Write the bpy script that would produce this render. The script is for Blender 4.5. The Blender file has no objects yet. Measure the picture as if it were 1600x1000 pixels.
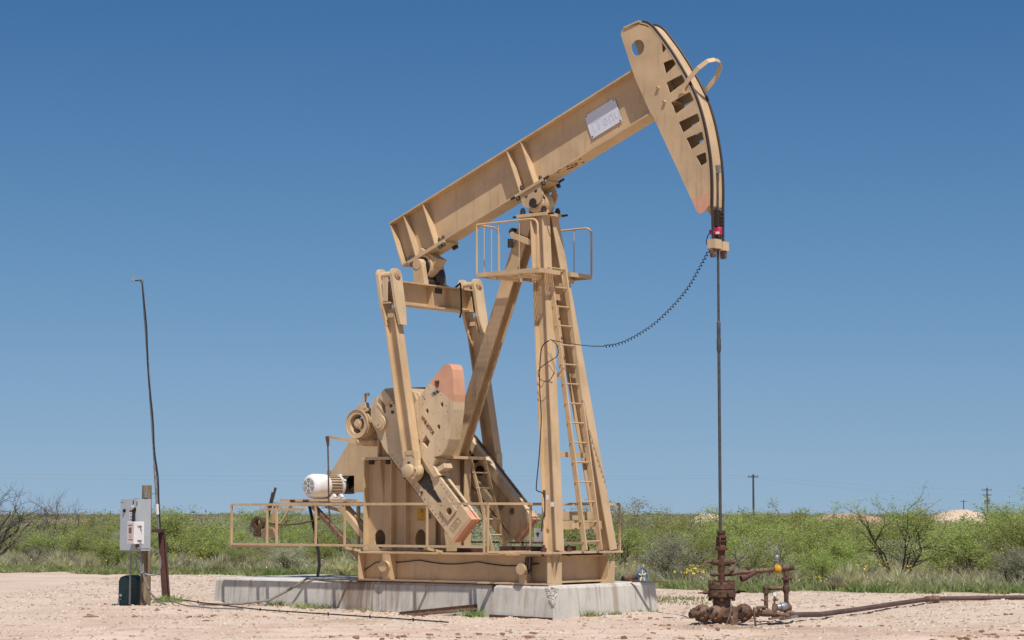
import bpy, bmesh, math, random
import numpy as np
from mathutils import Vector, Matrix
from mathutils.geometry import tessellate_polygon

# ------------------------------------------------------------------ camera, sky, sun, exposure
SC = bpy.context.scene
COL = SC.collection
YAW = math.radians(39.0)
PITCH = math.atan(303 / 3400)
CAM = Vector((20.8668, -27.6243, 1.60))
cd = bpy.data.cameras.new("camera")
cam = bpy.data.objects.new("camera", cd)
COL.objects.link(cam)
cam.location = CAM
cam.rotation_euler = (math.pi / 2 + PITCH, 0, YAW)
cd.sensor_width = 36
cd.lens = 76.5
cd.clip_end = 8000
SC.camera = cam

SUN = Vector((-0.405, 0.262, -0.876)).normalized()      # direction the sunlight travels
sd = bpy.data.lights.new("sun", "SUN")
sd.energy = 4.5
sd.angle = math.radians(0.53)
sd.color = (1.0, 0.962, 0.915)
sun = bpy.data.objects.new("sun", sd)
COL.objects.link(sun)
sun.rotation_euler = SUN.to_track_quat('-Z', 'Y').to_euler()
wd = bpy.data.worlds.new("World")
SC.world = wd
wd.use_nodes = True
wn = wd.node_tree
sky = wn.nodes.new("ShaderNodeTexSky")
sky.sky_type = 'NISHITA'
sky.sun_disc = False
sky.sun_elevation = math.asin(-SUN.z)
sky.sun_rotation = math.atan2(-SUN.x, -SUN.y)
sky.air_density = 0.7
sky.dust_density = 0.5
sky.ozone_density = 8.0
wtc = wn.nodes.new("ShaderNodeTexCoord")
wxy = wn.nodes.new("ShaderNodeSeparateXYZ")         # sky lookup height remapped by hand to shape the gradient above the horizon
wma = wn.nodes.new("ShaderNodeCombineXYZ")
wz1 = wn.nodes.new("ShaderNodeMath")
wz1.operation = 'MULTIPLY_ADD'
wz1.inputs[1].default_value, wz1.inputs[2].default_value = 3.0, 0.5
wz2 = wn.nodes.new("ShaderNodeMath")
wz2.operation = 'MULTIPLY_ADD'
wz2.inputs[2].default_value = 0.088
wn.links.new(wtc.outputs["Generated"], wxy.inputs[0])
wn.links.new(wxy.outputs[0], wma.inputs[0])
wn.links.new(wxy.outputs[1], wma.inputs[1])
wn.links.new(wxy.outputs[2], wz1.inputs[0])
wn.links.new(wz1.outputs[0], wz2.inputs[0])
wn.links.new(wxy.outputs[2], wz2.inputs[1])
wn.links.new(wz2.outputs[0], wma.inputs[2])
wno = wn.nodes.new("ShaderNodeVectorMath")
wno.operation = 'NORMALIZE'
wn.links.new(wma.outputs[0], wno.inputs[0])
wn.links.new(wno.outputs[0], sky.inputs[0])
wsp = wn.nodes.new("ShaderNodeSeparateColor")     # sky colours graded by hand, channel by channel, the same in every direction
wcb = wn.nodes.new("ShaderNodeCombineColor")
wn.links.new(sky.outputs[0], wsp.inputs[0])
for i_, (ex_, k_) in enumerate(((1.5, 2.2), (1.0, 0.95), (0.7, 0.72))):
    prev_ = wsp.outputs[i_]
    for op_, val_ in (('MULTIPLY', 0.115), ('POWER', ex_), ('MULTIPLY', k_ / 0.115), ('MINIMUM', 5.6)):
        nd_ = wn.nodes.new("ShaderNodeMath")
        nd_.operation = op_
        wn.links.new(prev_, nd_.inputs[0])
        nd_.inputs[1].default_value = val_
        prev_ = nd_.outputs[0]
    wn.links.new(prev_, wcb.inputs[i_])
wn.links.new(wcb.outputs[0], wn.nodes["Background"].inputs[0])
wn.nodes["Background"].inputs[1].default_value = 0.105
SC.view_settings.view_transform = 'Standard'
SC.view_settings.look = 'None'
SC.view_settings.exposure = 0.13
SC.view_settings.gamma = 1.0
SC.view_settings.use_curve_mapping = False
SC.cycles.diffuse_bounces = 3

rnd = random.Random(7)
rng = np.random.default_rng(11)

# ------------------------------------------------------------------ materials
class NT:
    def __init__(s, name):
        s.m = bpy.data.materials.new(name)
        s.m.use_nodes = True
        s.t = s.m.node_tree
        s.b = s.t.nodes["Principled BSDF"]
    def n(s, k, **kw):
        nd = s.t.nodes.new(k)
        for a, v in kw.items():
            setattr(nd, a, v)
        return nd
    def l(s, a, b):
        s.t.links.new(a, b)
    def coord(s, kind="Object", scale=(1, 1, 1)):
        c = s.n("ShaderNodeTexCoord")
        mp = s.n("ShaderNodeMapping")
        mp.inputs[3].default_value = scale
        s.l(c.outputs[kind], mp.inputs[0])
        return mp.outputs[0]
    def noise(s, co, scale, detail=4, rough=0.55):
        nz = s.n("ShaderNodeTexNoise")
        nz.inputs["Scale"].default_value = scale
        nz.inputs["Detail"].default_value = detail
        nz.inputs["Roughness"].default_value = rough
        s.l(co, nz.inputs["Vector"])
        return nz.outputs["Fac"]
    def ramp(s, f, a, b, ca=0.0, cb=1.0):
        r = s.n("ShaderNodeMapRange")
        r.interpolation_type = 'SMOOTHSTEP'
        for i, v in ((1, a), (2, b), (3, ca), (4, cb)):
            r.inputs[i].default_value = v
        s.l(f, r.inputs[0])
        return r.outputs[0]
    def mix(s, f, a, b, mode='MIX'):
        x = s.n("ShaderNodeMix", data_type='RGBA', blend_type=mode)
        if isinstance(f, (int, float)):
            x.inputs[0].default_value = f
        else:
            s.l(f, x.inputs[0])
        for i, c in ((6, a), (7, b)):
            if isinstance(c, tuple):
                x.inputs[i].default_value = (*c, 1)
            else:
                s.l(c, x.inputs[i])
        return x.outputs[2]
    def math(s, op, a, b):
        x = s.n("ShaderNodeMath", operation=op)
        for i, c in ((0, a), (1, b)):
            if isinstance(c, (int, float)):
                x.inputs[i].default_value = c
            else:
                s.l(c, x.inputs[i])
        return x.outputs[0]
    def bump(s, h, strength=0.3, dist=0.01):
        b = s.n("ShaderNodeBump")
        b.inputs["Strength"].default_value = strength
        b.inputs["Distance"].default_value = dist
        s.l(h, b.inputs["Height"])
        s.l(b.outputs[0], s.b.inputs["Normal"])
    def out(s, c, rough=0.6, metal=0.0, spec=0.4):
        if isinstance(c, tuple):
            s.b.inputs["Base Color"].default_value = (*c, 1)
        else:
            s.l(c, s.b.inputs["Base Color"])
        if isinstance(rough, (int, float)):
            s.b.inputs["Roughness"].default_value = rough
        else:
            s.l(rough, s.b.inputs["Roughness"])
        s.b.inputs["Metallic"].default_value = metal
        s.b.inputs["Specular IOR Level"].default_value = spec
        return s.m

def paint(name, base, dirt=(0.22, 0.13, 0.07), rust=(0.13, 0.05, 0.025), wear=0.5, rough=0.5, rustlow=0.70):
    t = NT(name)
    co = t.coord()
    cs = t.coord(scale=(3, 3, 0.35))
    n1 = t.noise(co, 1.6, 5)
    n2 = t.noise(cs, 4.0, 5, 0.65)
    n3 = t.noise(co, 22, 6, 0.7)
    light = tuple(min(1, c * 1.10) for c in base)
    dark = tuple(c * 0.86 for c in base)
    c = t.mix(t.ramp(n1, 0.3, 0.7), light, dark)
    c = t.mix(t.math('MULTIPLY', t.ramp(n2, 0.5, 0.82), wear * 0.55), c, dirt)
    c = t.mix(t.math('MULTIPLY', t.ramp(n3, rustlow, rustlow + 0.06), wear * 1.2), c, rust)
    t.bump(n3, 0.12, 0.004)
    return t.out(c, rough, 0, 0.35)

def plain(name, base, var=0.25, scale=14, rough=0.6, metal=0.0, spec=0.4, bump=0.0):
    t = NT(name)
    co = t.coord()
    n = t.noise(co, scale, 5, 0.6)
    c = t.mix(t.ramp(n, 0.3, 0.72), tuple(b * (1 - var) for b in base), tuple(min(1, b * (1 + var)) for b in base))
    if bump:
        t.bump(n, bump, 0.01)
    return t.out(c, rough, metal, spec)

def rusty(name, a, b, c3, scale=18):
    t = NT(name)
    co = t.coord()
    n1 = t.noise(co, scale, 6, 0.68)
    n2 = t.noise(co, scale * 0.35, 4)
    c = t.mix(t.ramp(n1, 0.32, 0.66), a, b)
    c = t.mix(t.ramp(n2, 0.5, 0.72), c, c3)
    t.bump(n1, 0.6, 0.01)
    return t.out(c, 0.75, 0.0, 0.3)

TAN = paint("tan_paint", (0.545, 0.384, 0.222), wear=0.8)
TANW = paint("worn_tan_paint", (0.565, 0.415, 0.250), wear=1.0, rustlow=0.655)
CREAM = paint("cream_cast_paint", (0.60, 0.455, 0.285), wear=1.1, rustlow=0.615)
SALMON = paint("salmon_paint", (0.62, 0.325, 0.205), wear=0.6)
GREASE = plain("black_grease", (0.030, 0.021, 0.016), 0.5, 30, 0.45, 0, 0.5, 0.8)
DARKBOLT = plain("dark_bolt", (0.035, 0.024, 0.018), 0.4, 30, 0.55)
ROPE = plain("greasy_wire_rope", (0.045, 0.030, 0.024), 0.4, 60, 0.5)
RODM = plain("dark_polished_steel", (0.085, 0.078, 0.075), 0.25, 10, 0.42, 0.3)
RUST = rusty("brown_rust", (0.055, 0.032, 0.021), (0.145, 0.082, 0.052), (0.105, 0.048, 0.030))
REDRUST = rusty("red_rust", (0.068, 0.029, 0.020), (0.125, 0.050, 0.034), (0.055, 0.034, 0.026))
DRYRUST = rusty("sandy_rust", (0.105, 0.060, 0.038), (0.23, 0.145, 0.095), (0.075, 0.044, 0.030))
REDOX = plain("red_oxide_steel", (0.098, 0.040, 0.030), 0.3, 12, 0.7)
WHITE = plain("white_paint", (0.74, 0.73, 0.72), 0.06, 6, 0.45)
SIGNW = plain("white_sign", (0.62, 0.63, 0.70), 0.03, 6, 0.4)
GHOST = plain("faded_print", (0.555, 0.575, 0.655), 0.05, 6, 0.5)
MOTORT = plain("motor_tan", (0.47, 0.38, 0.28), 0.15, 10, 0.5)
MOTORW = paint("motor_white", (0.72, 0.70, 0.695), dirt=(0.40, 0.27, 0.22), wear=0.8, rustlow=0.74)
PINK = plain("pink_tint", (0.62, 0.34, 0.28), 0.15, 9, 0.5)
GREY = plain("grey_enclosure", (0.40, 0.43, 0.455), 0.05, 4, 0.45)
PINKW = plain("pale_pink_label", (0.62, 0.52, 0.50), 0.04, 6, 0.5)
GALV = plain("galvanised_steel", (0.27, 0.28, 0.285), 0.3, 20, 0.45, 0.5)
GREEN = plain("dark_green_plastic", (0.012, 0.042, 0.044), 0.25, 5, 0.5)
BLACK = plain("black_rubber", (0.016, 0.016, 0.018), 0.3, 20, 0.55)
HOSE = plain("grey_hose", (0.23, 0.205, 0.175), 0.25, 10, 0.6)
PIPEM = rusty("weathered_pipe", (0.075, 0.046, 0.040), (0.125, 0.078, 0.066), (0.10, 0.055, 0.042), 5)
YELLOW = rusty("yellow_paint", (0.50, 0.27, 0.022), (0.58, 0.33, 0.030), (0.22, 0.11, 0.035), 22)
BLUE = plain("blue_paint", (0.045, 0.10, 0.26), 0.3, 16, 0.5)
REDP = plain("magenta_plastic", (0.46, 0.025, 0.085), 0.2, 16, 0.4)
TEAL = plain("teal_print", (0.04, 0.30, 0.36), 0.1, 8, 0.5)
INK = plain("dark_print", (0.05, 0.05, 0.055), 0.1, 8, 0.5)
REDINK = plain("red_print", (0.28, 0.03, 0.03), 0.1, 8, 0.5)
RUSTINK = plain("rusty_lettering", (0.20, 0.060, 0.026), 0.3, 20, 0.7)

def wood():
    t = NT("weathered_wood")
    n = t.noise(t.coord(scale=(14, 14, 0.9)), 3.0, 6, 0.65)
    c = t.mix(t.ramp(n, 0.3, 0.7), (0.115, 0.082, 0.050), (0.30, 0.235, 0.150))
    t.bump(n, 0.5, 0.01)
    return t.out(c, 0.85, 0, 0.2)
WOOD = wood()

def concrete():
    t = NT("weathered_concrete")
    co = t.coord()
    n1 = t.noise(co, 1.1, 6, 0.6)
    n2 = t.noise(t.coord(scale=(5.5, 5.5, 0.35)), 2.4, 6, 0.66)
    n3 = t.noise(co, 45, 4, 0.7)
    c = t.mix(t.ramp(n1, 0.3, 0.72), (0.60, 0.57, 0.505), (0.47, 0.445, 0.395))
    c = t.mix(t.math('MULTIPLY', t.ramp(n3, 0.45, 0.75), 0.30), c, (0.30, 0.27, 0.235))
    sx = t.n("ShaderNodeSeparateXYZ")
    s0 = t.n("ShaderNodeTexCoord")
    t.l(s0.outputs["Object"], sx.inputs[0])
    # oil and rust run-off below the rear end of the skid and under the front joint
    a = t.math('MULTIPLY', t.ramp(sx.outputs[0], -1.6, -0.75), t.ramp(sx.outputs[0], -0.6, 1.6, 1, 0))
    st = t.math('MULTIPLY', a, t.ramp(n2, 0.36, 0.62))
    c = t.mix(t.math('MULTIPLY', st, 0.85), c, (0.235, 0.165, 0.11))
    b = t.math('MULTIPLY', t.ramp(sx.outputs[0], -0.85, -0.72), t.ramp(sx.outputs[0], -0.45, -0.22, 1, 0))
    c = t.mix(t.math('MULTIPLY', b, 0.62), c, (0.17, 0.105, 0.065))
    ya = t.math('MULTIPLY', t.ramp(sx.outputs[1], 0.22, 0.30), t.ramp(sx.outputs[1], 0.34, 0.44, 1, 0))
    ya = t.math('MULTIPLY', ya, t.ramp(sx.outputs[0], 3.50, 3.56))
    c = t.mix(t.math('MULTIPLY', ya, 0.6), c, (0.26, 0.175, 0.105))
    g = t.math('MULTIPLY', t.ramp(n2, 0.50, 0.68), 0.55)
    c = t.mix(g, c, (0.30, 0.235, 0.165))
    t.bump(n3, 0.35, 0.008)
    return t.out(c, 0.9, 0, 0.2)
CONC = concrete()
CHIP = plain("broken_concrete", (0.54, 0.50, 0.44), 0.3, 40, 0.95, 0, 0.2, 0.8)

def ground_mat():
    t = NT("caliche_ground")
    co = t.coord()
    at = t.n("ShaderNodeAttribute", attribute_name="cover")
    sep = t.n("ShaderNodeSeparateColor")
    t.l(at.outputs["Color"], sep.inputs[0])
    cR = t.n("ShaderNodeMapping")
    cc = t.n("ShaderNodeTexCoord")
    cR.inputs[2].default_value = (0, 0, -YAW)
    t.l(cc.outputs["Object"], cR.inputs[0])
    cT = t.n("ShaderNodeMapping")
    cT.inputs[3].default_value = (0.22, 2.6, 1)
    t.l(cR.outputs[0], cT.inputs[0])
    n1 = t.noise(co, 0.55, 6, 0.6)
    n2 = t.noise(co, 9.0, 6, 0.7)
    n3 = t.noise(co, 42.0, 3, 0.7)
    nt = t.noise(cT.outputs[0], 1.3, 6, 0.62)
    c = t.mix(t.ramp(n1, 0.32, 0.68), (0.590, 0.470, 0.368), (0.50, 0.375, 0.280))
    c = t.mix(t.math('MULTIPLY', t.ramp(n2, 0.5, 0.78), 0.55), c, (0.39, 0.285, 0.205))
    c = t.mix(t.math('MULTIPLY', t.ramp(n3, 0.58, 0.70), 0.6), c, (0.74, 0.65, 0.56))
    c = t.mix(t.math('MULTIPLY', t.ramp(n3, 0.46, 0.32), 0.55), c, (0.33, 0.235, 0.17))
    # wheel-track bands on the bare pad
    c = t.mix(t.math('MULTIPLY', t.math('MULTIPLY', t.ramp(nt, 0.5, 0.66), sep.outputs[1]), 0.8), c, (0.44, 0.285, 0.205))
    c = t.mix(t.math('MULTIPLY', sep.outputs[2], 0.62), c, (0.25, 0.155, 0.085))
    gsoil = t.mix(t.ramp(n2, 0.35, 0.65), (0.30, 0.285, 0.16), (0.47, 0.40, 0.28))
    edge = t.math('ADD', sep.outputs[0], t.math('MULTIPLY', t.math('SUBTRACT', n2, 0.5), 0.7))
    c = t.mix(t.ramp(edge, 0.35, 0.62), c, gsoil)
    t.bump(t.math('ADD', n2, t.math('MULTIPLY', n3, 0.5)), 0.7, 0.03)
    return t.out(c, 0.95, 0, 0.15)
GROUND = ground_mat()
def stone_mat():
    t = NT("pale_stone")
    oi = t.n("ShaderNodeTexCoord")
    n = t.noise(oi.outputs["Object"], 7.0, 2)
    c = t.mix(t.ramp(n, 0.35, 0.65), (0.30, 0.22, 0.165), (0.575, 0.475, 0.385))
    return t.out(c, 0.9, 0, 0.2)
STONE = stone_mat()
CLOD = plain("red_dirt_clod", (0.215, 0.115, 0.075), 0.35, 9, 0.95, 0, 0.1)
MOUND = plain("pale_sand", (0.53, 0.40, 0.30), 0.15, 0.3, 0.95, 0, 0.1)
MOUND2 = plain("pinkish_soil", (0.42, 0.27, 0.19), 0.15, 0.3, 0.95, 0, 0.1)

def leaf(name, a, b, trans=0.35, scale=3.0):
    t = NT(name)
    n = t.noise(t.coord(), scale, 3, 0.6)
    oi = t.n("ShaderNodeObjectInfo")
    c = t.mix(t.ramp(n, 0.32, 0.68), a, b)
    hs = t.n("ShaderNodeHueSaturation")
    t.l(t.ramp(oi.outputs["Random"], 0, 1, 0.485, 0.512), hs.inputs["Hue"])
    t.l(t.ramp(oi.outputs["Random"], 0, 1, 0.75, 1.2), hs.inputs["Value"])
    hs.inputs["Saturation"].default_value = 1.0
    t.l(c, hs.inputs["Color"])
    t.out(hs.outputs[0], 0.6, 0, 0.25)
    tr = t.n("ShaderNodeBsdfTranslucent")
    t.l(hs.outputs[0], tr.inputs[0])
    mx = t.n("ShaderNodeMixShader")
    mx.inputs[0].default_value = trans
    t.l(t.b.outputs[0], mx.inputs[1])
    t.l(tr.outputs[0], mx.inputs[2])
    t.l(mx.outputs[0], t.t.nodes["Material Output"].inputs[0])
    return t.m
LEAF = leaf("mesquite_leaf", (0.285, 0.345, 0.085), (0.47, 0.505, 0.165), 0.5)
LEAF2 = leaf("grey_green_leaf", (0.36, 0.37, 0.22), (0.52, 0.50, 0.35), 0.45)
LEAF3 = leaf("far_scrub_leaf", (0.29, 0.325, 0.135), (0.46, 0.445, 0.27), 0.45, 0.10)
WEED = leaf("weed_leaf", (0.19, 0.27, 0.08), (0.41, 0.43, 0.19), 0.45, 0.9)
DRYG = leaf("dry_grass_blade", (0.64, 0.58, 0.38), (0.47, 0.48, 0.25), 0.5, 2.0)
FLOWER = plain("yellow_petal", (0.72, 0.56, 0.03), 0.1, 5, 0.6)
WFLOWER = plain("white_petal", (0.74, 0.74, 0.62), 0.1, 5, 0.6)
BARK = plain("dark_bark", (0.060, 0.044, 0.033), 0.35, 25, 0.9)
GBARK = plain("grey_bark", (0.14, 0.115, 0.10), 0.3, 25, 0.9)
POLEW = plain("dark_utility_pole", (0.07, 0.052, 0.045), 0.2, 3, 0.9)

# ------------------------------------------------------------------ mesh builder
def V(*a):
    return Vector(a[0] if len(a) == 1 else a)

class MB:
    def __init__(s):
        s.v = []
        s.f = []
    def add(s, vs, fs):
        o = len(s.v)
        s.v += [tuple(p) for p in vs]
        s.f += [tuple(o + i for i in f) for f in fs]
        return s
    def bar(s, p, q, w, h, up=(0, 0, 1), w2=None, h2=None):
        """box from p to q; w across (dir x up), h along up"""
        p, q = V(p), V(q)
        d = (q - p).normalized()
        up = V(up)
        sd_ = d.cross(up)
        if sd_.length < 1e-5:
            sd_ = d.cross(V(1, 0, 0))
        sd_.normalize()
        u = sd_.cross(d).normalized()
        w2 = w if w2 is None else w2
        h2 = h if h2 is None else h2
        vs = []
        for c, ww, hh in ((p, w, h), (q, w2, h2)):
            for a, b in ((-1, -1), (1, -1), (1, 1), (-1, 1)):
                vs.append(c + sd_ * (a * ww / 2) + u * (b * hh / 2))
        return s.add(vs, [(3, 2, 1, 0), (4, 5, 6, 7), (0, 1, 5, 4), (1, 2, 6, 5), (2, 3, 7, 6), (3, 0, 4, 7)])
    def box(s, a, b):
        (x0, y0, z0), (x1, y1, z1) = a, b
        x0, x1 = min(x0, x1), max(x0, x1)
        y0, y1 = min(y0, y1), max(y0, y1)
        z0, z1 = min(z0, z1), max(z0, z1)
        vs = [(x0, y0, z0), (x1, y0, z0), (x1, y1, z0), (x0, y1, z0), (x0, y0, z1), (x1, y0, z1), (x1, y1, z1), (x0, y1, z1)]
        return s.add(vs, [(3, 2, 1, 0), (4, 5, 6, 7), (0, 1, 5, 4), (1, 2, 6, 5), (2, 3, 7, 6), (3, 0, 4, 7)])
    def cyl(s, p, q, r, r2=None, n=12, caps=True):
        p, q = V(p), V(q)
        r2 = r if r2 is None else r2
        d = (q - p).normalized()
        a = d.orthogonal().normalized()
        b = d.cross(a)
        vs = []
        for c, rr in ((p, r), (q, r2)):
            for i in range(n):
                t = 2 * math.pi * i / n
                vs.append(c + a * (math.cos(t) * rr) + b * (math.sin(t) * rr))
        fs = [(i, (i + 1) % n, n + (i + 1) % n, n + i) for i in range(n)]
        if caps:
            fs += [tuple(range(n - 1, -1, -1)), tuple(range(n, 2 * n))]
        return s.add(vs, fs)
    def lathe(s, p, axis, prof, n=16):
        """prof: list of (distance along axis, radius)"""
        p, d = V(p), V(axis).normalized()
        a = d.orthogonal().normalized()
        b = d.cross(a)
        vs = []
        for h, r in prof:
            for i in range(n):
                t = 2 * math.pi * i / n
                vs.append(p + d * h + a * (math.cos(t) * r) + b * (math.sin(t) * r))
        m = len(prof)
        fs = []
        for k in range(m - 1):
            fs += [(k * n + i, k * n + (i + 1) % n, (k + 1) * n + (i + 1) % n, (k + 1) * n + i) for i in range(n)]
        fs += [tuple(range(n - 1, -1, -1)), tuple((m - 1) * n + i for i in range(n))]
        return s.add(vs, fs)
    def tube(s, pts, r, n=6, rs=None):
        pts = [V(p) for p in pts]
        vs, fs = [], []
        prev = None
        for i, p in enumerate(pts):
            d = (pts[min(i + 1, len(pts) - 1)] - pts[max(i - 1, 0)]).normalized()
            a = d.orthogonal().normalized() if prev is None else (prev - d * prev.dot(d)).normalized()
            prev = a
            b = d.cross(a)
            rr = r if rs is None else rs[i]
            for k in range(n):
                t = 2 * math.pi * k / n
                vs.append(p + a * (math.cos(t) * rr) + b * (math.sin(t) * rr))
        for i in range(len(pts) - 1):
            fs += [(i * n + k, i * n + (k + 1) % n, (i + 1) * n + (k + 1) % n, (i + 1) * n + k) for k in range(n)]
        fs += [tuple(range(n - 1, -1, -1)), tuple((len(pts) - 1) * n + k for k in range(n))]
        return s.add(vs, fs)
    def prism(s, loops, fn, t0, t1):
        """plate: loops[0] outline, others holes, in 2-D; fn(a,b,t) -> point; thickness t0..t1"""
        flat, idx = [], []
        for lp in loops:
            idx.append(list(range(len(flat), len(flat) + len(lp))))
            flat += lp
        tris = tessellate_polygon([[Vector((a, b, 0)) for a, b in lp] for lp in loops])
        n = len(flat)
        vs = [fn(a, b, t0) for a, b in flat] + [fn(a, b, t1) for a, b in flat]
        fs = []
        for t in tris:
            fs.append(tuple(t))
            fs.append(tuple(n + i for i in reversed(t)))
        for ix in idx:
            m = len(ix)
            for i in range(m):
                a, b = ix[i], ix[(i + 1) % m]
                fs.append((a, b, n + b, n + a))
        return s.add(vs, fs)
    def ball(s, c, r, sc=(1, 1, 1), n=10, m=7):
        c = V(c)
        vs = [c + V(0, 0, -r * sc[2])]
        for j in range(1, m):
            ph = -math.pi / 2 + math.pi * j / m
            for i in range(n):
                t = 2 * math.pi * i / n
                vs.append(c + V(math.cos(ph) * math.cos(t) * r * sc[0], math.cos(ph) * math.sin(t) * r * sc[1], math.sin(ph) * r * sc[2]))
        vs.append(c + V(0, 0, r * sc[2]))
        fs = [(0, 1 + (i + 1) % n, 1 + i) for i in range(n)]
        for j in range(m - 2):
            o = 1 + j * n
            fs += [(o + i, o + (i + 1) % n, o + n + (i + 1) % n, o + n + i) for i in range(n)]
        o = 1 + (m - 2) * n
        fs += [(o + i, o + (i + 1) % n, len(vs) - 1) for i in range(n)]
        return s.add(vs, fs)
    def ibeam(s, p, q, depth, width, tf, tw, front):
        """I section from p to q; 'front' = direction of the depth"""
        p, q, fr = V(p), V(q), V(front)
        d = (q - p).normalized()
        fr = (fr - d * fr.dot(d)).normalized()
        o = fr * (depth / 2 - tf / 2)
        s.bar(p + o, q + o, width, tf, fr)
        s.bar(p - o, q - o, width, tf, fr)
        s.bar(p, q, tw, depth - 2 * tf, fr)
        return s

THINGS = {}
def fix_normals(me):
    bm = bmesh.new()
    bm.from_mesh(me)
    bmesh.ops.recalc_face_normals(bm, faces=bm.faces)
    bm.to_mesh(me)
    bm.free()

def make(name, mb, mat, parent=None, smooth=False, inv=None, bevel=0.0, label=None, kind=None):
    me = bpy.data.meshes.new(name)
    vs = mb.v
    if inv is None and parent is not None:
        root = parent
        while root.parent is not None:
            root = root.parent
        inv = THINGS.get(root.name)
    if inv is not None:
        vs = [tuple(inv @ Vector(p)) for p in vs]
    me.from_pydata(vs, [], mb.f)
    bm = bmesh.new()
    bm.from_mesh(me)
    bmesh.ops.recalc_face_normals(bm, faces=bm.faces)
    if bevel:
        es = [e for e in bm.edges if len(e.link_faces) == 2 and e.calc_face_angle(0) > 0.6]
        bmesh.ops.bevel(bm, geom=es, offset=bevel, segments=1, affect='EDGES', profile=0.5)
    bm.to_mesh(me)
    bm.free()
    if smooth:
        for p in me.polygons:
            p.use_smooth = True
        me.set_sharp_from_angle(angle=math.radians(35))
    me.materials.append(mat)
    o = bpy.data.objects.new(name, me)
    COL.objects.link(o)
    if parent is not None:
        o.parent = parent
    if label:
        o["label"] = label
    if kind:
        o["kind"] = kind
    return o

def thing(name, label, cat, loc=(0, 0, 0), rz=0.0, group=None):
    o = bpy.data.objects.new(name, None)
    o.empty_display_size = 0.2
    COL.objects.link(o)
    o.location = loc
    o.rotation_euler = (0, 0, rz)
    o["label"] = label
    o["category"] = cat
    if group:
        o["group"] = group
    THINGS[o.name] = (Matrix.Translation(loc) @ Matrix.Rotation(rz, 4, 'Z')).inverted()
    return o

def tag(o, label, cat, group=None):
    o["label"] = label
    o["category"] = cat
    if group:
        o["group"] = group
    return o

def raw_mesh(name, verts, faces4, mat, parent=None, kind=None):
    """fast build from numpy arrays (all faces with the same corner count)"""
    me = bpy.data.meshes.new(name)
    nv, nf, k = len(verts), len(faces4), faces4.shape[1]
    me.vertices.add(nv)
    me.vertices.foreach_set("co", np.ascontiguousarray(verts, dtype=np.float32).ravel())
    me.loops.add(nf * k)
    me.loops.foreach_set("vertex_index", np.ascontiguousarray(faces4, dtype=np.int32).ravel())
    me.polygons.add(nf)
    me.polygons.foreach_set("loop_start", np.arange(0, nf * k, k, dtype=np.int32))
    me.update(calc_edges=True)
    me.materials.append(mat)
    o = bpy.data.objects.new(name, me)
    COL.objects.link(o)
    if parent is not None:
        o.parent = parent
    if kind:
        o["kind"] = kind
    return o

def text_mesh(name, body, size, mat, parent, origin, xdir, ydir, depth=0.004, align='LEFT', squeeze=1.0):
    cu = bpy.data.curves.new(name, 'FONT')
    cu.body = body
    cu.size = size
    cu.extrude = depth
    cu.align_x = align
    tmp = bpy.data.objects.new(name + "_source", cu)
    COL.objects.link(tmp)
    dg = bpy.context.evaluated_depsgraph_get()
    me = bpy.data.meshes.new_from_object(tmp.evaluated_get(dg))
    bpy.data.objects.remove(tmp)
    x, y = V(xdir).normalized(), V(ydir).normalized()
    z = x.cross(y)
    M = Matrix(((x.x * squeeze, y.x, z.x, origin[0]), (x.y * squeeze, y.y, z.y, origin[1]), (x.z * squeeze, y.z, z.z, origin[2]), (0, 0, 0, 1)))
    root = parent
    while root.parent is not None:
        root = root.parent
    me.transform(THINGS[root.name] @ M)
    me.materials.clear()
    me.materials.append(mat)
    me.name = name
    o = bpy.data.objects.new(name, me)
    COL.objects.link(o)
    o.parent = parent
    return o

def copies(first, parent, mats):
    """copies of a part that share its mesh, shifted by the given offsets"""
    for off in mats:
        c = first.copy()
        COL.objects.link(c)
        c.parent = parent
        c.location = Vector(first.location) + Vector(off)

# survey grid of the site: r metres right of and d metres in front of the survey station
cA, sA = math.cos(YAW), math.sin(YAW)
def S(r, d, z=0.0):
    return Vector((CAM.x + cA * r - sA * d, CAM.y + sA * r + cA * d, z))
def gz_np(d):
    d = np.asarray(d, dtype=float)
    a = -0.04 + 0.02 * (np.minimum(d, 40) - 33)
    return np.where(d > 40, 0.10 + 0 * d, a)
def gz(d):
    return float(gz_np(d))

# ------------------------------------------------------------------ ground
EDGE_R = [-60, -12.5, -8, -4, 0.5, 3.1, 6.2, 9.6, 60]
EDGE_D = [80, 57.0, 54.2, 52.6, 47.5, 43.8, 42.0, 41.4, 33]
def edge_d(r):
    return np.interp(r, EDGE_R, EDGE_D)

def vnoise(x, y, seed=0):
    """smooth value noise on a grid"""
    xi, yi = np.floor(x).astype(int), np.floor(y).astype(int)
    xf, yf = x - xi, y - yi
    def h(a, b):
        n = (a * 374761393 + b * 668265263 + seed * 1442695041) & 0x7fffffff
        n = ((n ^ (n >> 13)) * 1274126177) & 0x7fffffff
        return (n & 0xffff) / 65535.0
    u, v = xf * xf * (3 - 2 * xf), yf * yf * (3 - 2 * yf)
    return (h(xi, yi) * (1 - u) + h(xi + 1, yi) * u) * (1 - v) + (h(xi, yi + 1) * (1 - u) + h(xi + 1, yi + 1) * u) * v

def relief(r, d):
    pad = np.clip((edge_d(r) - d) / 3.0, 0, 1)
    near = np.clip((d - 20) / 4, 0, 1)
    z = (vnoise(r * 0.6, d * 0.9, 1) - 0.5) * 0.05 + (vnoise(r * 2.3, d * 2.6, 2) - 0.5) * 0.035 + (vnoise(r * 6, d * 7, 3) - 0.5) * 0.022
    rut = np.clip((33.2 - d) / 1.5, 0, 1)
    z += rut * (vnoise(r * 0.35 + 3, d * 4.2, 5) - 0.5) * 0.10
    return z * pad * near

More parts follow.
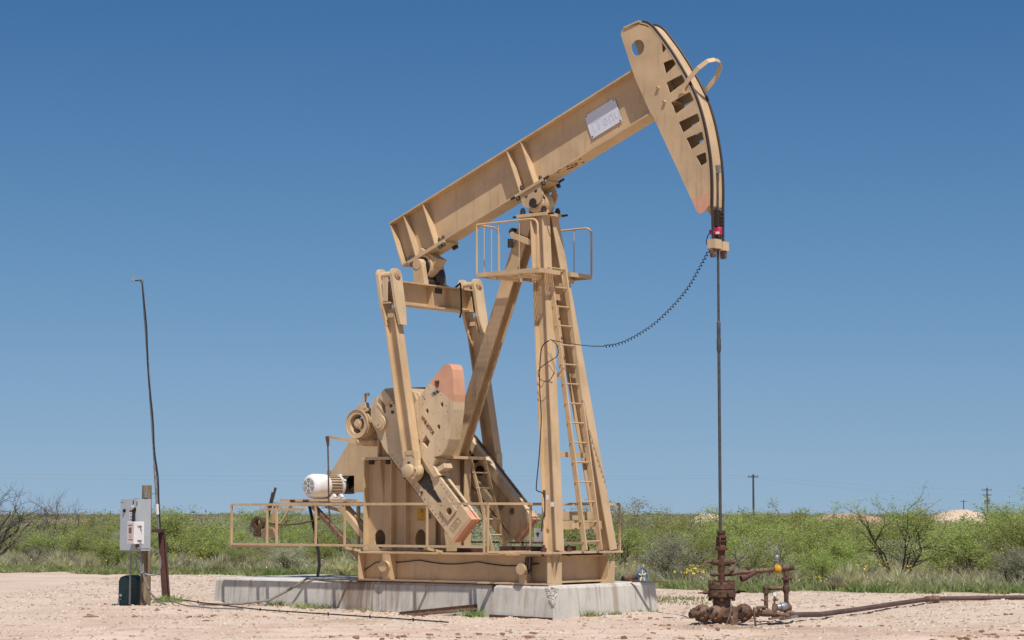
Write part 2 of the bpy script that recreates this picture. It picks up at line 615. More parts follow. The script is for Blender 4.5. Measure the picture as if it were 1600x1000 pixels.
def build_ground():
    rr = np.concatenate([-np.geomspace(3500, 10.2, 34), np.arange(-10, 10.01, 0.085), np.geomspace(10.2, 3500, 34)])
    dd = np.concatenate([-np.geomspace(600, 20, 8), np.array([-8, 4, 14, 20, 23]), np.arange(25, 46, 0.075), np.geomspace(46.2, 62, 40), np.geomspace(63.5, 5200, 40)])
    Rg, Dg = np.meshgrid(rr, dd)
    Z = gz_np(np.clip(Dg, 26, None)) + relief(Rg, Dg)
    Z += np.clip((Dg - 120) / 3000, 0, 1) * 0.0
    X = CAM.x + cA * Rg - sA * Dg
    Y = CAM.y + sA * Rg + cA * Dg
    nr, nd = len(rr), len(dd)
    verts = np.stack([X, Y, Z], -1).reshape(-1, 3)
    i = np.arange(nd - 1)[:, None] * nr + np.arange(nr - 1)[None, :]
    f = np.stack([i, i + 1, i + 1 + nr, i + nr], -1).reshape(-1, 4)
    o = raw_mesh("ground", verts, f, GROUND, kind="structure")
    cover = np.clip((Dg - edge_d(Rg)) / 2.4 + 0.5, 0, 1)
    track = np.clip((33.6 - Dg) / 1.8, 0, 1)
    st = np.exp(-(((Rg - 4.2) / 1.35) ** 2 + ((Dg - 31.9) / 0.55) ** 2)) + 0.8 * np.exp(-(((Rg - 3.1) / 0.75) ** 2 + ((Dg - 32.5) / 0.6) ** 2)) \
        + 0.8 * np.exp(-(((Rg + 2.5) / 0.5) ** 2 + ((Dg - 33.3) / 0.35) ** 2))
    col = np.stack([cover, track, np.clip(st, 0, 1), np.ones_like(cover)], -1).reshape(-1, 4)
    ca = o.data.color_attributes.new("cover", 'FLOAT_COLOR', 'POINT')
    ca.data.foreach_set("color", np.ascontiguousarray(col, dtype=np.float32).ravel())
    for p in o.data.polygons:
        p.use_smooth = True
    return o
build_ground()

def rocks(name, n, rlo, rhi, dlo, dhi, s0, s1, mat, flat=0.65, pw=2.0, accept=None):
    base = np.array([(-.8, -.7, -.5), (.75, -.8, -.5), (.8, .75, -.5), (-.75, .8, -.5), (-.6, -.5, .6), (.5, -.6, .75), (.65, .5, .55), (-.5, .6, .7)], float)
    tri = np.array([(0, 1, 5), (0, 5, 4), (1, 2, 6), (1, 6, 5), (2, 3, 7), (2, 7, 6), (3, 0, 4), (3, 4, 7), (4, 5, 6), (4, 6, 7)])
    r = rng.uniform(rlo, rhi, n)
    d = rng.uniform(dlo, dhi, n)
    k = d < edge_d(r) - 0.1
    if accept is not None:
        k &= accept(r, d)
    r, d = r[k], d[k]
    n = len(r)
    s = s0 + (s1 - s0) * rng.random(n) ** pw
    a = rng.uniform(0, 6.283, n)
    b = base[None] * (1 + rng.uniform(-0.42, 0.42, (n, 8, 3)))
    ca, sa = np.cos(a)[:, None], np.sin(a)[:, None]
    x = (b[..., 0] * ca - b[..., 1] * sa) * s[:, None]
    y = (b[..., 0] * sa + b[..., 1] * ca) * s[:, None] * 0.8
    z = b[..., 2] * s[:, None] * flat + (gz_np(d) + relief(r, d))[:, None] + s[:, None] * 0.12
    P = np.stack([CAM.x + cA * r[:, None] - sA * d[:, None] + x, CAM.y + sA * r[:, None] + cA * d[:, None] + y, z], -1)
    F = (tri[None] + (np.arange(n) * 8)[:, None, None]).reshape(-1, 3)
    return raw_mesh(name, P.reshape(-1, 3), F, mat, kind="stuff")
g = rocks("gravel", 36000, -9.5, 9.8, 26.5, 56, 0.006, 0.036, STONE)
tag(g, "loose pale gravel scattered over the bare pad", "gravel")
g = rocks("dirt_clods", 9000, -9.5, 9.8, 26.6, 40, 0.008, 0.060, CLOD, 0.5, 3.6,
          lambda r, d: vnoise(r * 0.45 + 8, d * 2.4, 9) + 0.25 * vnoise(r * 3, d * 5, 10) > 0.80 + 0.02 * (d - 28))
tag(g, "reddish dirt clods along the wheel tracks in front", "dirt")

# ------------------------------------------------------------------ concrete foundation
def battered(u0, u1, v0, v1, z0, z1, bat=0.06, notch=0.0):
    mb = MB()
    n = 14
    us = [u0 + (u1 - u0) * i / n for i in range(n + 1)]
    ring = []
    def loop(e, z, jit):
        pts = []
        for i in range(n + 1):
            pts.append((us[i] + (e if i == n else -e if i == 0 else 0), v0 - e, z))
        for i in range(n, -1, -1):
            pts.append((us[i] + (e if i == n else -e if i == 0 else 0), v1 + e, z))
        return [(x + rnd.uniform(-jit, jit), y + rnd.uniform(-jit, jit), zz + rnd.uniform(-jit, jit) * 0.6) for x, y, zz in pts]
    levels = [loop(bat, z0, 0.012), loop(bat * 0.72, z0 + (z1 - z0) * 0.3, 0.006), loop(bat * 0.2, z1 - 0.05, 0.005), loop(-0.012, z1 - 0.012, 0.005), loop(-0.05, z1, 0.001)]
    m = len(levels[0])
    for L in levels:
        mb.v += L
    for k in range(len(levels) - 1):
        for i in range(m):
            mb.f.append((k * m + i, k * m + (i + 1) % m, (k + 1) * m + (i + 1) % m, (k + 1) * m + i))
    o = (len(levels) - 1) * m
    for i in range(n):
        a, b = o + i, o + i + 1
        c, d = o + m - 2 - i, o + m - 1 - i
        mb.f.append((a, b, c, d))
    mb.f.append(tuple(reversed(range(m))))
    return mb
t = thing("concrete_foundation", "long weathered grey concrete foundation slab under the tan pumpjack", "foundation", (-3.5, 0.3, 0.05))
make("rear_block", battered(-7.42, -1.16, -0.93, 1.55, -0.12, 0.490), CONC, t, label="long stained rear block")
make("front_block", battered(-1.05, 0.09, -0.975, 1.72, -0.16, 0.497, 0.075), CONC, t, label="cleaner front block with a chipped corner")
mb = MB()
for i in range(150):
    h = rnd.random() ** 0.8
    w_ = 0.15 * (0.15 + 0.85 * h)
    z = 0.20 + 0.28 * h
    q = rnd.uniform(-1, 1)
    e_ = 0.075 * min(1.0, max(0.2, (0.5 - z) / 0.4))
    c = (0.09 + e_ + q * w_ - 0.006, -0.975 - e_ + 0.004, z) if q < 0 else (0.09 + e_ - 0.004, -0.975 - e_ + q * w_, z)
    mb.ball(c, rnd.uniform(0.008, 0.02), (1.2, 1.0, 0.8), 5, 4)
make("chipped_patch", mb, CHIP, t, kind="stuff")
mb = MB()
mb.bar((-1.10, -1.066, 0.005), (0.16, -1.072, -0.012), 0.012, 0.045)
make("rusty_form_edge", mb, REDOX, t)

t = thing("steel_angle", "rusty flat steel bar leaning against the base of the concrete", "scrap", (-2.2, -1.3, 0.0))
mb = MB()
mb.bar((-2.30, -1.86, 0.0), (-1.33, -1.10, 0.115), 0.10, 0.012, (0.35, -0.4, 1))
make("flange", mb, RUST, t)
mb = MB()
mb.bar((-2.31, -1.83, 0.025), (-1.34, -1.07, 0.150), 0.012, 0.07, (0.2, -0.2, 1))
make("upright_leg", mb, RUST, t)
mb = MB()
p = S(0.22, 29.85, gz(29.85) + 0.03)
mb.ball(p, 0.13, (1.0, 0.5, 0.22), 9, 6)
tag(make("flat_stone", mb, CLOD), "flat dark brown stone on the gravel before the concrete corner", "stone")
mb = MB()
p = S(-6.55, 34.2, gz(34.2) + 0.015)
mb.ball(p, 0.18, (1.0, 0.5, 0.12), 9, 6)
tag(make("dirt_patch", mb, CLOD), "small dark dirt lump lying on the pad at left", "dirt")

# ------------------------------------------------------------------ pumpjack
PJ = thing("pumpjack", "tall tan beam pump with its horsehead raised over the wellhead", "oil pump", (-2.0, 0.0, 0.5))

# --- base skid
mb = MB()
for vv in (-0.79, 0.60):
    mb.ibeam((-4.02, vv, 0.74), (-0.005, vv, 0.74), 0.478, 0.36, 0.026, 0.02, (0, 0, 1))
BASE = make("base_skid", mb, TAN, PJ)
for u in (-0.2, -2.05, -3.9):
    mb = MB()
    mb.ibeam((u, -0.779, 0.74), (u, 0.589, 0.74), 0.424, 0.36, 0.024, 0.02, (0, 0, 1))
    make("cross_beam", mb, TAN, BASE)
first = None
for poly in ([(-0.968, 0.53), (-0.968, 0.95), (-0.915, 0.95), (-0.80, 0.53)], [(-0.612, 0.53), (-0.612, 0.95), (-0.665, 0.95), (-0.78, 0.53)], [(0.775, 0.53), (0.775, 0.95), (0.745, 0.95), (0.56, 0.53)]):
    mb = MB()
    mb.prism([poly], lambda a, b, t_: V(t_, a, b), -0.022, -0.007)
    make("gusset", mb, TAN, BASE)
for (u0, u1, v0, v1) in ((-4.015, -3.995, -0.962, -0.805), (-3.46, -3.30, -0.968, -0.945), (-3.325, -3.30, -0.943, -0.805), (-0.575, -0.43, -0.968, -0.945), (-0.455, -0.43, -0.943, -0.805)):
    mb = MB()
    mb.box((u0, v0, 0.529), (u1, v1, 0.951))
    make("stiffener", mb, TAN, BASE)
for u in (-3.37, -0.47):
    mb = MB()
    mb.cyl((u, -0.969, 0.745), (u, -1.07, 0.745), 0.088, n=20)
    make("pipe_cap", mb, TAN, BASE, True)
mb = MB()
mb.box((-0.55, -1.09, 0.9805), (0.055, 0.92, 1.012))
make("mounting_plate", mb, TANW, BASE)
for (u, v) in ((-0.02, -0.42), (-0.02, 0.42), (-0.06, 0.83), (-0.30, -0.42), (-0.3, 0.42), (-0.1, -0.95)):
    mb = MB()
    mb.cyl((u, v, 1.012), (u, v, 1.075), 0.045, n=6)
    mb.cyl((u, v, 1.075), (u, v, 1.12), 0.022, n=8)
    mb.cyl((u, v, 0.9805), (u, v, 0.945), 0.035, n=6)
    make("bolt", mb, REDOX, BASE)
for (u0, u1, v) in ((-1.40, -0.62, -0.45), (-2.15, -1.62, -0.62), (-0.95, -0.5, 0.2)):
    mb = MB()
    mb.box((u0, v, 0.982), (u1, v + 0.2, 1.085))
    mb.box((u0 + 0.01, v - 0.012, 0.99), (u0 + 0.09, v + 0.012, 1.07))
    make("hold_down_bar", mb, REDOX, BASE, label="dark red-brown steel bar on the skid")
mb = MB()
pts = []
for i in range(60):
    u = -4.05 + i * (3.75 / 59)
    sag = 0.05 * abs(math.sin((u + 4.05) * math.pi / 1.25))
    z = 0.86 - sag - 0.03 * ((u + 4.05) / 3.75)
    pts.append((u, -0.815, z))
pts = [(-4.08, -0.86, 0.52), (-4.0, -0.84, 0.66), (-3.75, -0.82, 0.80)] + [(u, v, z) for u, v, z in pts if u > -3.6]
mb.tube(pts, 0.009, 6)
make("power_cable", mb, BLACK, BASE, True)
mb = MB()
for i in range(7):
    x = -0.36 + rnd.uniform(-0.07, 0.07)
    mb.tube([(x, -0.99, 0.93), (x + rnd.uniform(-.05, .05), -1.0, 0.78), (x + rnd.uniform(-.06, .06), -1.0, 0.66 + rnd.uniform(-.05, .08))], 0.010, 5)
make("cable_bundle", mb, BLACK, BASE, True)

# --- samson post
def leg_line(sv, w):
    k = (w - 1.012) / 5.41
    return V(-0.095 - 0.735 * k, sv * (0.70 - 0.585 * k), w)
for sv in (-1, 1):
    mb = MB()
    mb.ibeam(leg_line(sv, 1.012), leg_line(sv, 6.40), 0.26, 0.19, 0.018, 0.016, (1, 0, 0.136))
    L = make("samson_leg", mb, TAN, PJ)
    for w in (1.013,):
        mb = MB()
        c = leg_line(sv, w)
        mb.add([c + V(0.02, 0.10, 0), c + V(-0.10, 0.10, 0), c + V(-0.04, 0.10, 0.22), c + V(0.02, 0.112, 0), c + V(-0.10, 0.112, 0), c + V(-0.04, 0.112, 0.22)],
               [(0, 1, 2), (5, 4, 3), (0, 3, 4, 1), (1, 4, 5, 2), (2, 5, 3, 0)])
        make("gusset", mb, TAN, L)
REAR_A, REAR_B = V(-2.68, 0, 2.555), V(-1.10, 0, 6.40)
mb = MB()
d = (REAR_B - REAR_A).normalized()
n_ = V(d.z, 0, -d.x)
mb.ibeam(REAR_A, REAR_B, 0.23, 0.245, 0.018, 0.02, (0, 1, 0))
make("rear_leg", mb, TAN, PJ)
# braces between the front legs
for (w0, w1, du, th) in ((1.505, 1.64, -0.12, 0.03), (1.36, 1.49, 0.0, 0.03), (2.50, 2.58, -0.02, 0.03), (5.05, 5.15, -0.03, 0.03), (4.85, 5.0, -0.09, 0.02)):
    wm = (w0 + w1) / 2
    a, b = leg_line(-1, wm), leg_line(1, wm)
    mb = MB()
    mb.box((a.x + du, a.y + 0.06, w0), (a.x + du + th, b.y - 0.06, w1))
    make("cross_brace", mb, TAN, PJ)
# upper clamp on rear leg
mb = MB()
mb.bar((-1.36, -0.16, 6.14), (-0.96, -0.16, 5.98), 0.05, 0.09)
mb.bar((-1.36, 0.16, 6.14), (-0.96, 0.16, 5.98), 0.05, 0.09)
mb.bar((-1.36, -0.18, 6.16), (-1.36, 0.18, 6.16), 0.07, 0.07)
make("leg_clamp", mb, TAN, PJ)
mb = MB()
mb.tube([(-1.40, -0.16, 6.2), (-1.46, -0.05, 6.25), (-1.46, 0.05, 6.25), (-1.42, 0.1, 6.18)], 0.035, 8)
mb.cyl((-1.40, -0.17, 6.08), (-1.40, -0.17, 5.94), 0.045, n=8)
make("grease_fitting", mb, DARKBOLT, PJ, True)
# top plate and saddle bearing
mb = MB()
mb.box((-1.22, -0.24, 6.405), (-0.60, 0.24, 6.455))
TP = make("top_plate", mb, TAN, PJ)
for u in (-1.13, -0.69):
    for v in (-0.18, 0.18):
        mb = MB()
        mb.cyl((u, v, 6.455), (u, v, 6.53), 0.043, n=6)
        mb.cyl((u, v, 6.53), (u, v, 6.56), 0.03, n=8)
        make("bolt", mb, DARKBOLT, TP)
        mb = MB()
        sgn = -1 if u < -0.9 else 1
        mb.cyl((u + sgn * 0.02, v, 6.43), (u + sgn * 0.20, v, 6.43), 0.018, n=6)
        make("adjusting_screw", mb, DARKBOLT, TP)
PIV = V(-0.90, 0, 6.63)
mb = MB()
mb.lathe((PIV.x, -0.17, PIV.z), (0, 1, 0), [(0, 0.12), (0.0, 0.155), (0.06, 0.165), (0.06, 0.19), (0.28, 0.19), (0.28, 0.165), (0.34, 0.155)], 22)
mb.box((-1.06, -0.11, 6.456), (-0.74, 0.11, 6.60))
CB = make("centre_bearing", mb, TAN, PJ, True)
mb = MB()
mb.lathe((PIV.x, -0.215, PIV.z), (0, 1, 0), [(0, 0.03), (0.0, 0.075), (0.045, 0.085)], 14)
make("bearing_cap", mb, GREASE, CB, True)

# --- walking beam (local axes e along, n up, v across)
TH = math.radians(21.24)
EX, NX = V(math.cos(TH), 0, math.sin(TH)), V(-math.sin(TH), 0, math.cos(TH))
def B(e, v, n):
    return EX * e + NX * n + V(0, v, 0)
E0, E1, N0, N1 = -1.435, 4.58, 6.785, 7.612
mb = MB()
mb.bar(B(E0, 0, N0 + 0.0135), B(E1, 0, N0 + 0.0135), 0.32, 0.027, NX)
mb.bar(B(E0, 0, N1 - 0.0135), B(E1, 0, N1 - 0.0135), 0.32, 0.027, NX)
mb.bar(B(E0, 0, (N0 + N1) / 2), B(E1, 0, (N0 + N1) / 2), 0.02, N1 - N0 - 0.054, NX)
WB = make("walking_beam", mb, TAN, PJ)
for e in (E0 + 0.012, -1.09, -0.63, 1.345, 1.66):
    for sv in (-1, 1):
        mb = MB()
        mb.bar(B(e, sv * 0.0835, N0 + 0.028), B(e, sv * 0.0835, N1 - 0.028), 0.145, 0.016, EX)
        make("stiffener", mb, TAN, WB)
for (e, v) in ((-1.30, -0.12), (-1.22, -0.12), (-0.53, -0.12), (-0.44, -0.12), (1.43, -0.19), (1.80, -0.13)):
    mb = MB()
    c = B(e, v, N0 + 0.028)
    mb.cyl(c, c + NX * 0.05, 0.032, n=6)
    mb.cyl(c + NX * 0.05, c + NX * 0.075, 0.02, n=6)
    make("bolt", mb, DARKBOLT, WB)
# saddle plate clamping the beam to the bearing
mb = MB()
mb.bar(B(1.28, 0, N0 - 0.024), B(1.90, 0, N0 - 0.024), 0.46, 0.045, NX)
SP = make("saddle_plate", mb, TAN, WB)
for sv in (-1, 1):
    mb = MB()
    out = [(1.36, -0.05), (1.80, -0.05), (1.80, -0.24), (1.70, -0.335), (1.46, -0.335), (1.36, -0.24)]
    hol = [[(e + 0.038 * math.cos(a), -0.125 + 0.028 * math.sin(a)) for a in [i * math.pi / 5 for i in range(10)]] for e in (1.47, 1.68)]
    mb.prism([out] + hol, lambda a, b, t_: B(a, t_, N0 + b), sv * 0.205, sv * 0.18)
    make("saddle_cheek", mb, TAN, SP)
for e in (1.31, 1.87):
    for v in (-0.2, 0.2):
        mb = MB()
        c = B(e, v, N0 - 0.047)
        mb.cyl(c, c - NX * 0.055, 0.035, n=6)
        s_ = -1 if e < 1.5 else 1
        mb.cyl(B(e, v, N0 - 0.02), B(e + s_ * 0.14, v, N0 - 0.02), 0.02, n=6)
        make("bolt", mb, DARKBOLT, SP)
# sign on the web
def W2(u, w, v):
    return V(u, v, w)
mb = MB()
mb.prism([[(0.018, 7.966), (0.619, 8.196), (0.768, 7.813), (0.171, 7.585)]], lambda a, b, t_: V(a, t_, b), -0.030, -0.022)
SG = make("sign_plate", mb, SIGNW, WB, label="blank faded white sign plate")
for (u, w) in ((0.05, 7.955), (0.605, 8.165), (0.735, 7.82), (0.182, 7.62)):
    mb = MB()
    mb.cyl((u, -0.030, w), (u, -0.040, w), 0.012, n=6)
    make("rivet", mb, DARKBOLT, SG)
text_mesh("faded_lettering", "iTenu", 0.26, GHOST, SG, (0.20, -0.0315, 7.68), EX, NX, 0.0008)
# rust spots by the bottom flange
mb = MB()
for i in range(12):
    c = B(2.35 + rnd.uniform(-0.25, 0.35), -0.06 + rnd.uniform(-0.09, 0.15), N0 - 0.002)
    mb.bar(c - EX * rnd.uniform(.01, .04), c + EX * rnd.uniform(.01, .05), rnd.uniform(.015, .04), 0.004, NX)
make("chipped_paint", mb, REDRUST, WB, kind="stuff")

# --- horsehead
ARC = [(1.222, 9.315), (1.357, 9.268), (1.467, 9.190), (1.576, 9.062), (1.721, 8.880), (1.865, 8.678), (2.007, 8.458), (2.149, 8.218), (2.266, 7.983),
       (2.358, 7.733), (2.430, 7.467), (2.494, 7.133), (2.521, 6.913), (2.534, 6.695), (2.536, 6.478), (2.530, 6.282)]
def smooth_poly(p, k=3):
    out = []
    for i in range(len(p) - 1):
        p0, p1, p2, p3 = p[max(i - 1, 0)], p[i], p[i + 1], p[min(i + 2, len(p) - 1)]
        for j in range(k):
            t_ = j / k
            out.append(tuple(0.5 * (2 * p1[q] + (p2[q] - p0[q]) * t_ + (2 * p0[q] - 5 * p1[q] + 4 * p2[q] - p3[q]) * t_ ** 2 + (3 * p1[q] - p0[q] - 3 * p2[q] + p3[q]) * t_ ** 3) for q in (0, 1)))
    out.append(p[-1])
    return out
ARCS = smooth_poly(ARC, 3)
def smooth3(p, k=5):
    a = smooth_poly([(q[0], q[1]) for q in p], k)
    b = smooth_poly([(q[2], q[2]) for q in p], k)
    return [(x, y, z[0]) for (x, y), z in zip(a, b)]
def offset(poly, dist):
    out = []
    for i, p in enumerate(poly):
        a, b = Vector(poly[max(i - 1, 0)]), Vector(poly[min(i + 1, len(poly) - 1)])
        t_ = (b - a).normalized()
        out.append((p[0] - t_.y * dist, p[1] + t_.x * dist))
    return out
ARC_O = offset(ARCS, 0.0)
ARC_I = offset(ARCS, -0.022)
mb = MB()
mb.prism([ARC_O + ARC_I[::-1]], lambda a, b, t_: V(a, t_, b), -0.185, 0.185)
HH = make("horsehead", mb, TAN, PJ, True)
CH = offset(ARCS, -0.024)
CHK = [c for c in CH if c[1] < 9.20]
outline = [(0.945, 9.262), (1.20, 9.275), (1.32, 9.235)] + CHK
low = [(2.473, 6.247), (2.42, 6.195), (2.351, 6.172), (2.30, 6.19), (2.262, 6.246), (2.192, 6.391)]
left = [(1.476, 7.776), (1.421, 7.843), (1.13, 8.427), (0.862, 9.150), (0.868, 9.20), (0.895, 9.235)]
# the painted toe is split off along a straight line
ta, tb = Vector((2.186, 6.402)), Vector((2.507, 6.478))
upper = [p for p in outline if p[1] > 6.49] + [tuple(tb), tuple(ta)] + left
toe = [tuple(tb)] + [p for p in outline if p[1] < 6.45 and p[0] > 2.3] + low[:-1] + [tuple(ta)]
SLOTS = [[(1.649, 8.930), (1.735, 8.812), (1.672, 8.753), (1.648, 8.786)],
         [(1.671, 8.601), (1.855, 8.640), (1.915, 8.545), (1.718, 8.413)],
         [(1.729, 8.281), (2.020, 8.375), (2.090, 8.25), (1.788, 8.102)],
         [(1.811, 7.958), (2.170, 8.085), (2.245, 7.935), (1.906, 7.766)],
         [(1.953, 7.63), (2.312, 7.735), (2.356, 7.605), (2.035, 7.456)],
         [(2.094, 7.365), (2.392, 7.440), (2.428, 7.295), (2.187, 7.176)],
         [(2.269, 7.068), (2.455, 7.115), (2.478, 6.950), (2.362, 6.909)]]
def rounded(poly, r=0.025):
    out = []
    m = len(poly)
    for i in range(m):
        p, a, b = Vector(poly[i]), Vector(poly[i - 1]), Vector(poly[(i + 1) % m])
        da, db = (a - p).normalized(), (b - p).normalized()
        rr = min(r, (a - p).length * 0.4, (b - p).length * 0.4)
        for k in (0, 0.5, 1):
            q0, q1 = p + da * rr, p + db * rr
            q = q0 * (1 - k) ** 2 + p * 2 * k * (1 - k) + q1 * k * k
            out.append((q.x, q.y))
    return out
mb = MB()
for pl in ([(1.505, 7.74), (1.535, 7.74), (2.225, 6.42), (2.195, 6.42)], [(1.45, 8.72), (1.47, 8.74), (1.60, 8.90), (1.60, 8.86)]):
    mb.prism([pl], lambda a, b, t_: V(a, t_, b), -0.160, 0.160)
make("added_back_plate", mb, TAN, HH, kind="stuff")  # closing plates added to keep light out of the slotted head
hole = [(1.190 + 0.125 * math.cos(i * math.pi / 10), 8.905 + 0.128 * math.sin(i * math.pi / 10)) for i in range(20)]
for sv in (-1, 1):
    mb = MB()
    mb.prism([upper] + [rounded(s_) for s_ in SLOTS] + [hole], lambda a, b, t_: V(a, t_, b), sv * 0.182, sv * 0.163)
    cp = make("side_plate", mb, TAN, HH)
    mb = MB()
    mb.prism([toe], lambda a, b, t_: V(a, t_, b), sv * 0.182, sv * 0.163)
    make("painted_toe", mb, SALMON, cp, label="salmon painted toe of the side plate")
mb = MB()
mb.prism([[(0.93, 9.245), (1.222, 9.315), (1.215, 9.335), (0.925, 9.268)]], lambda a, b, t_: V(a, t_, b), -0.20, 0.20)
mb.prism([[(2.53, 6.282), (2.505, 6.28), (2.44, 6.20), (2.46, 6.19)]], lambda a, b, t_: V(a, t_, b), -0.16, 0.16)
make("end_plate", mb, TAN, HH)
mb = MB()
for c_ in ((1.58, 8.22), (1.70, 7.98)):
    mb.cyl((c_[0], -0.182, c_[1]), (c_[0], -0.215, c_[1] - 0.01), 0.03, n=8)
make("pin_boss", mb, TANW, HH)
# wire rope bridle: over the arc then straight down to the carrier bar
CARW = 5.72
rope_arc = [p for p in offset(ARCS, 0.014)][1:]
for v in (-0.15, 0.15):
    mb = MB()
    pts = [(a, v, b) for a, b in rope_arc]
    pts += [(2.546, v * (1 - 0.08 * k), 6.28 + (CARW - 6.28) * k) for k in (0.25, 0.5, 0.75, 1.0)]
    mb.tube(pts, 0.021, 7)
    make("wire_rope", mb, ROPE, HH, True)
# grease film where the ropes rub: thin strip proud of the arc plate
for v in (-0.173, 0.173):
    mb = MB()
    a_, b_ = offset(ARCS, 0.001), offset(ARCS, 0.005)
    mb.prism([a_ + b_[::-1]], lambda a, b, t_: V(a, t_, b), v - 0.014, v + 0.014)
    make("greasy_strip", mb, ROPE, HH)
# strap hoop guarding the ropes
mb = MB()
pts = [(2.06, -0.20, 8.15), (2.16, -0.20, 8.27), (2.34, -0.19, 8.43), (2.47, -0.13, 8.53), (2.53, -0.03, 8.56), (2.555, 0.06, 8.55), (2.53, 0.14, 8.49), (2.42, 0.19, 8.34), (2.23, 0.20, 8.17), (2.12, 0.20, 8.10)]
pp = [V(p) for p in smooth_poly([(p[0], p[2]) for p in pts], 3) and pts]
for i in range(len(pp) - 1):
    a, b = pp[i], pp[i + 1]
    side = V(0.62, 0, -0.78)
    mb.bar(a, b + (b - a).normalized() * 0.004, 0.075, 0.012, (b - a).cross(side))
ST = make("guard_strap", mb, TAN, HH)
for sv in (-1, 1):
    mb = MB()
    mb.box((2.00, sv * 0.183, 8.06), (2.09, sv * 0.255, 8.14))
    make("strap_lug", mb, TAN, ST)

# carrier bar
mb = MB()
mb.box((2.475, -0.19, 5.625), (2.62, -0.015, 5.765))
mb.box((2.475, 0.015, 5.61), (2.62, 0.19, 5.745))
mb.box((2.47, -0.015, 5.64), (2.60, 0.015, 5.72))
CBAR = make("carrier_bar", mb, TANW, PJ)
for v in (-0.135, 0.145):
    mb = MB()
    mb.lathe((2.545, v, 5.61), (0, 0, -1), [(0, 0.05), (0.02, 0.056), (0.09, 0.05), (0.12, 0.042)], 10)
    make("rope_socket", mb, DRYRUST, CBAR, True)

# --- tail bearing and equalizer
UE = -3.28
mb = MB()
mb.lathe((-3.33, -0.30, 5.80), (0, 1, 0), [(0, 0.07), (0, 0.088), (0.13, 0.094), (0.13, 0.075), (0.47, 0.075), (0.47, 0.094), (0.60, 0.088)], 18)
mb.add([V(-3.43, -0.29, 5.80), V(-3.235, -0.29, 5.80), V(-3.16, -0.29, 5.45), V(-3.40, -0.29, 5.45), V(-3.43, -0.18, 5.80), V(-3.235, -0.18, 5.80), V(-3.16, -0.18, 5.45), V(-3.40, -0.18, 5.45)],
       [(0, 1, 2, 3), (7, 6, 5, 4), (0, 4, 5, 1), (1, 5, 6, 2), (2, 6, 7, 3), (3, 7, 4, 0)])
mb.add([V(-3.43, 0.29, 5.80), V(-3.235, 0.29, 5.80), V(-3.16, 0.29, 5.45), V(-3.40, 0.29, 5.45), V(-3.43, 0.18, 5.80), V(-3.235, 0.18, 5.80), V(-3.16, 0.18, 5.45), V(-3.40, 0.18, 5.45)],
       [(0, 1, 2, 3), (7, 6, 5, 4), (0, 4, 5, 1), (1, 5, 6, 2), (2, 6, 7, 3), (3, 7, 4, 0)])
EQB = make("equalizer_bearing", mb, TAN, PJ, True)
mb = MB()
mb.lathe((-3.33, -0.145, 5.77), (0, 1, 0), [(0, 0.13), (0.0, 0.20), (0.03, 0.215), (0.26, 0.215), (0.29, 0.2)], 22)
mb.bar(B(-1.25, 0, N0 - 0.022), B(-0.40, 0, N0 - 0.022), 0.38, 0.04, NX)
c0 = B(-0.83, 0, N0 - 0.04)
mb.bar(c0, V(-3.33, 0, 5.78), 0.24, 0.46, (1, 0, 0.4), 0.24, 0.36)
make("bearing_housing", mb, TAN, EQB, True)
mb = MB()
mb.lathe((-3.33, -0.152, 5.76), (0, 1, 0), [(0, 0.12), (0.0, 0.165), (0.006, 0.17)], 14)
mb.box((-3.45, -0.150, 5.47), (-3.22, -0.10, 5.72))
mb.ball((-3.3, 0.0, 5.50), 0.14, (1.1, 1.9, 0.5), 10, 6)
mb.ball((-3.2, 0.12, 5.60), 0.12, (1.0, 1.0, 1.5), 10, 6)
make("grease_shade_smear", mb, GREASE, EQB)
mb = MB()
mb.lathe((-3.23, 0.16, 5.78), (1, 0.1, 0), [(0, 0.06), (0.0, 0.065), (0.05, 0.065)], 12)
make("inspection_cap", mb, TAN, EQB, True)
for (e, v) in ((-1.2, -0.17), (-0.52, -0.17), (-0.44, -0.17), (-0.45, 0.17), (-0.50, 0.17)):
    c = B(e, v, N0 - 0.044)
    mb = MB()
    mb.cyl(c, c - NX * 0.05, 0.034, n=6)
    make("bolt", mb, DARKBOLT, EQB)
# equalizer
ZB, ZT = 5.06, 5.45
mb = MB()
out = [(-0.99, 0.02), (-0.80, 0.0), (-0.45, 0.0), (0.45, 0.0), (0.99, 0.02)]
mb.box((UE - 0.012, -1.0, ZB + 0.024), (UE + 0.012, 1.0, ZT - 0.024))
mb.box((UE - 0.15, -0.97, ZB), (UE + 0.15, 0.97, ZB + 0.023))
mb.box((UE - 0.15, -0.97, ZT - 0.023), (UE + 0.15, 0.97, ZT))
EQ = make("equalizer_beam", mb, TAN, PJ)
for v in (-0.94, -0.08, 0.42, 0.94):
    for s_ in (-1, 1):
        mb = MB()
        mb.add([(UE + s_ * 0.013, v, ZB + 0.024), (UE + s_ * 0.148, v, ZB + 0.024), (UE + s_ * 0.09, v, ZT - 0.024), (UE + s_ * 0.013, v, ZT - 0.024),
                (UE + s_ * 0.013, v + 0.016, ZB + 0.024), (UE + s_ * 0.148, v + 0.016, ZB + 0.024), (UE + s_ * 0.09, v + 0.016, ZT - 0.024), (UE + s_ * 0.013, v + 0.016, ZT - 0.024)],
               [(0, 1, 2, 3), (7, 6, 5, 4), (0, 4, 5, 1), (1, 5, 6, 2), (2, 6, 7, 3), (3, 7, 4, 0)])
        make("stiffener", mb, TAN, EQ)
mb = MB()
mb.box((UE - 0.10, 0.05, ZT), (UE + 0.152, 0.30, ZT + 0.012))
mb.box((UE + 0.013, 0.10, ZT - 0.12), (UE + 0.02, 0.28, ZT - 0.03))
make("grease_shade_smear", mb, GREASE, EQ)
mb = MB()
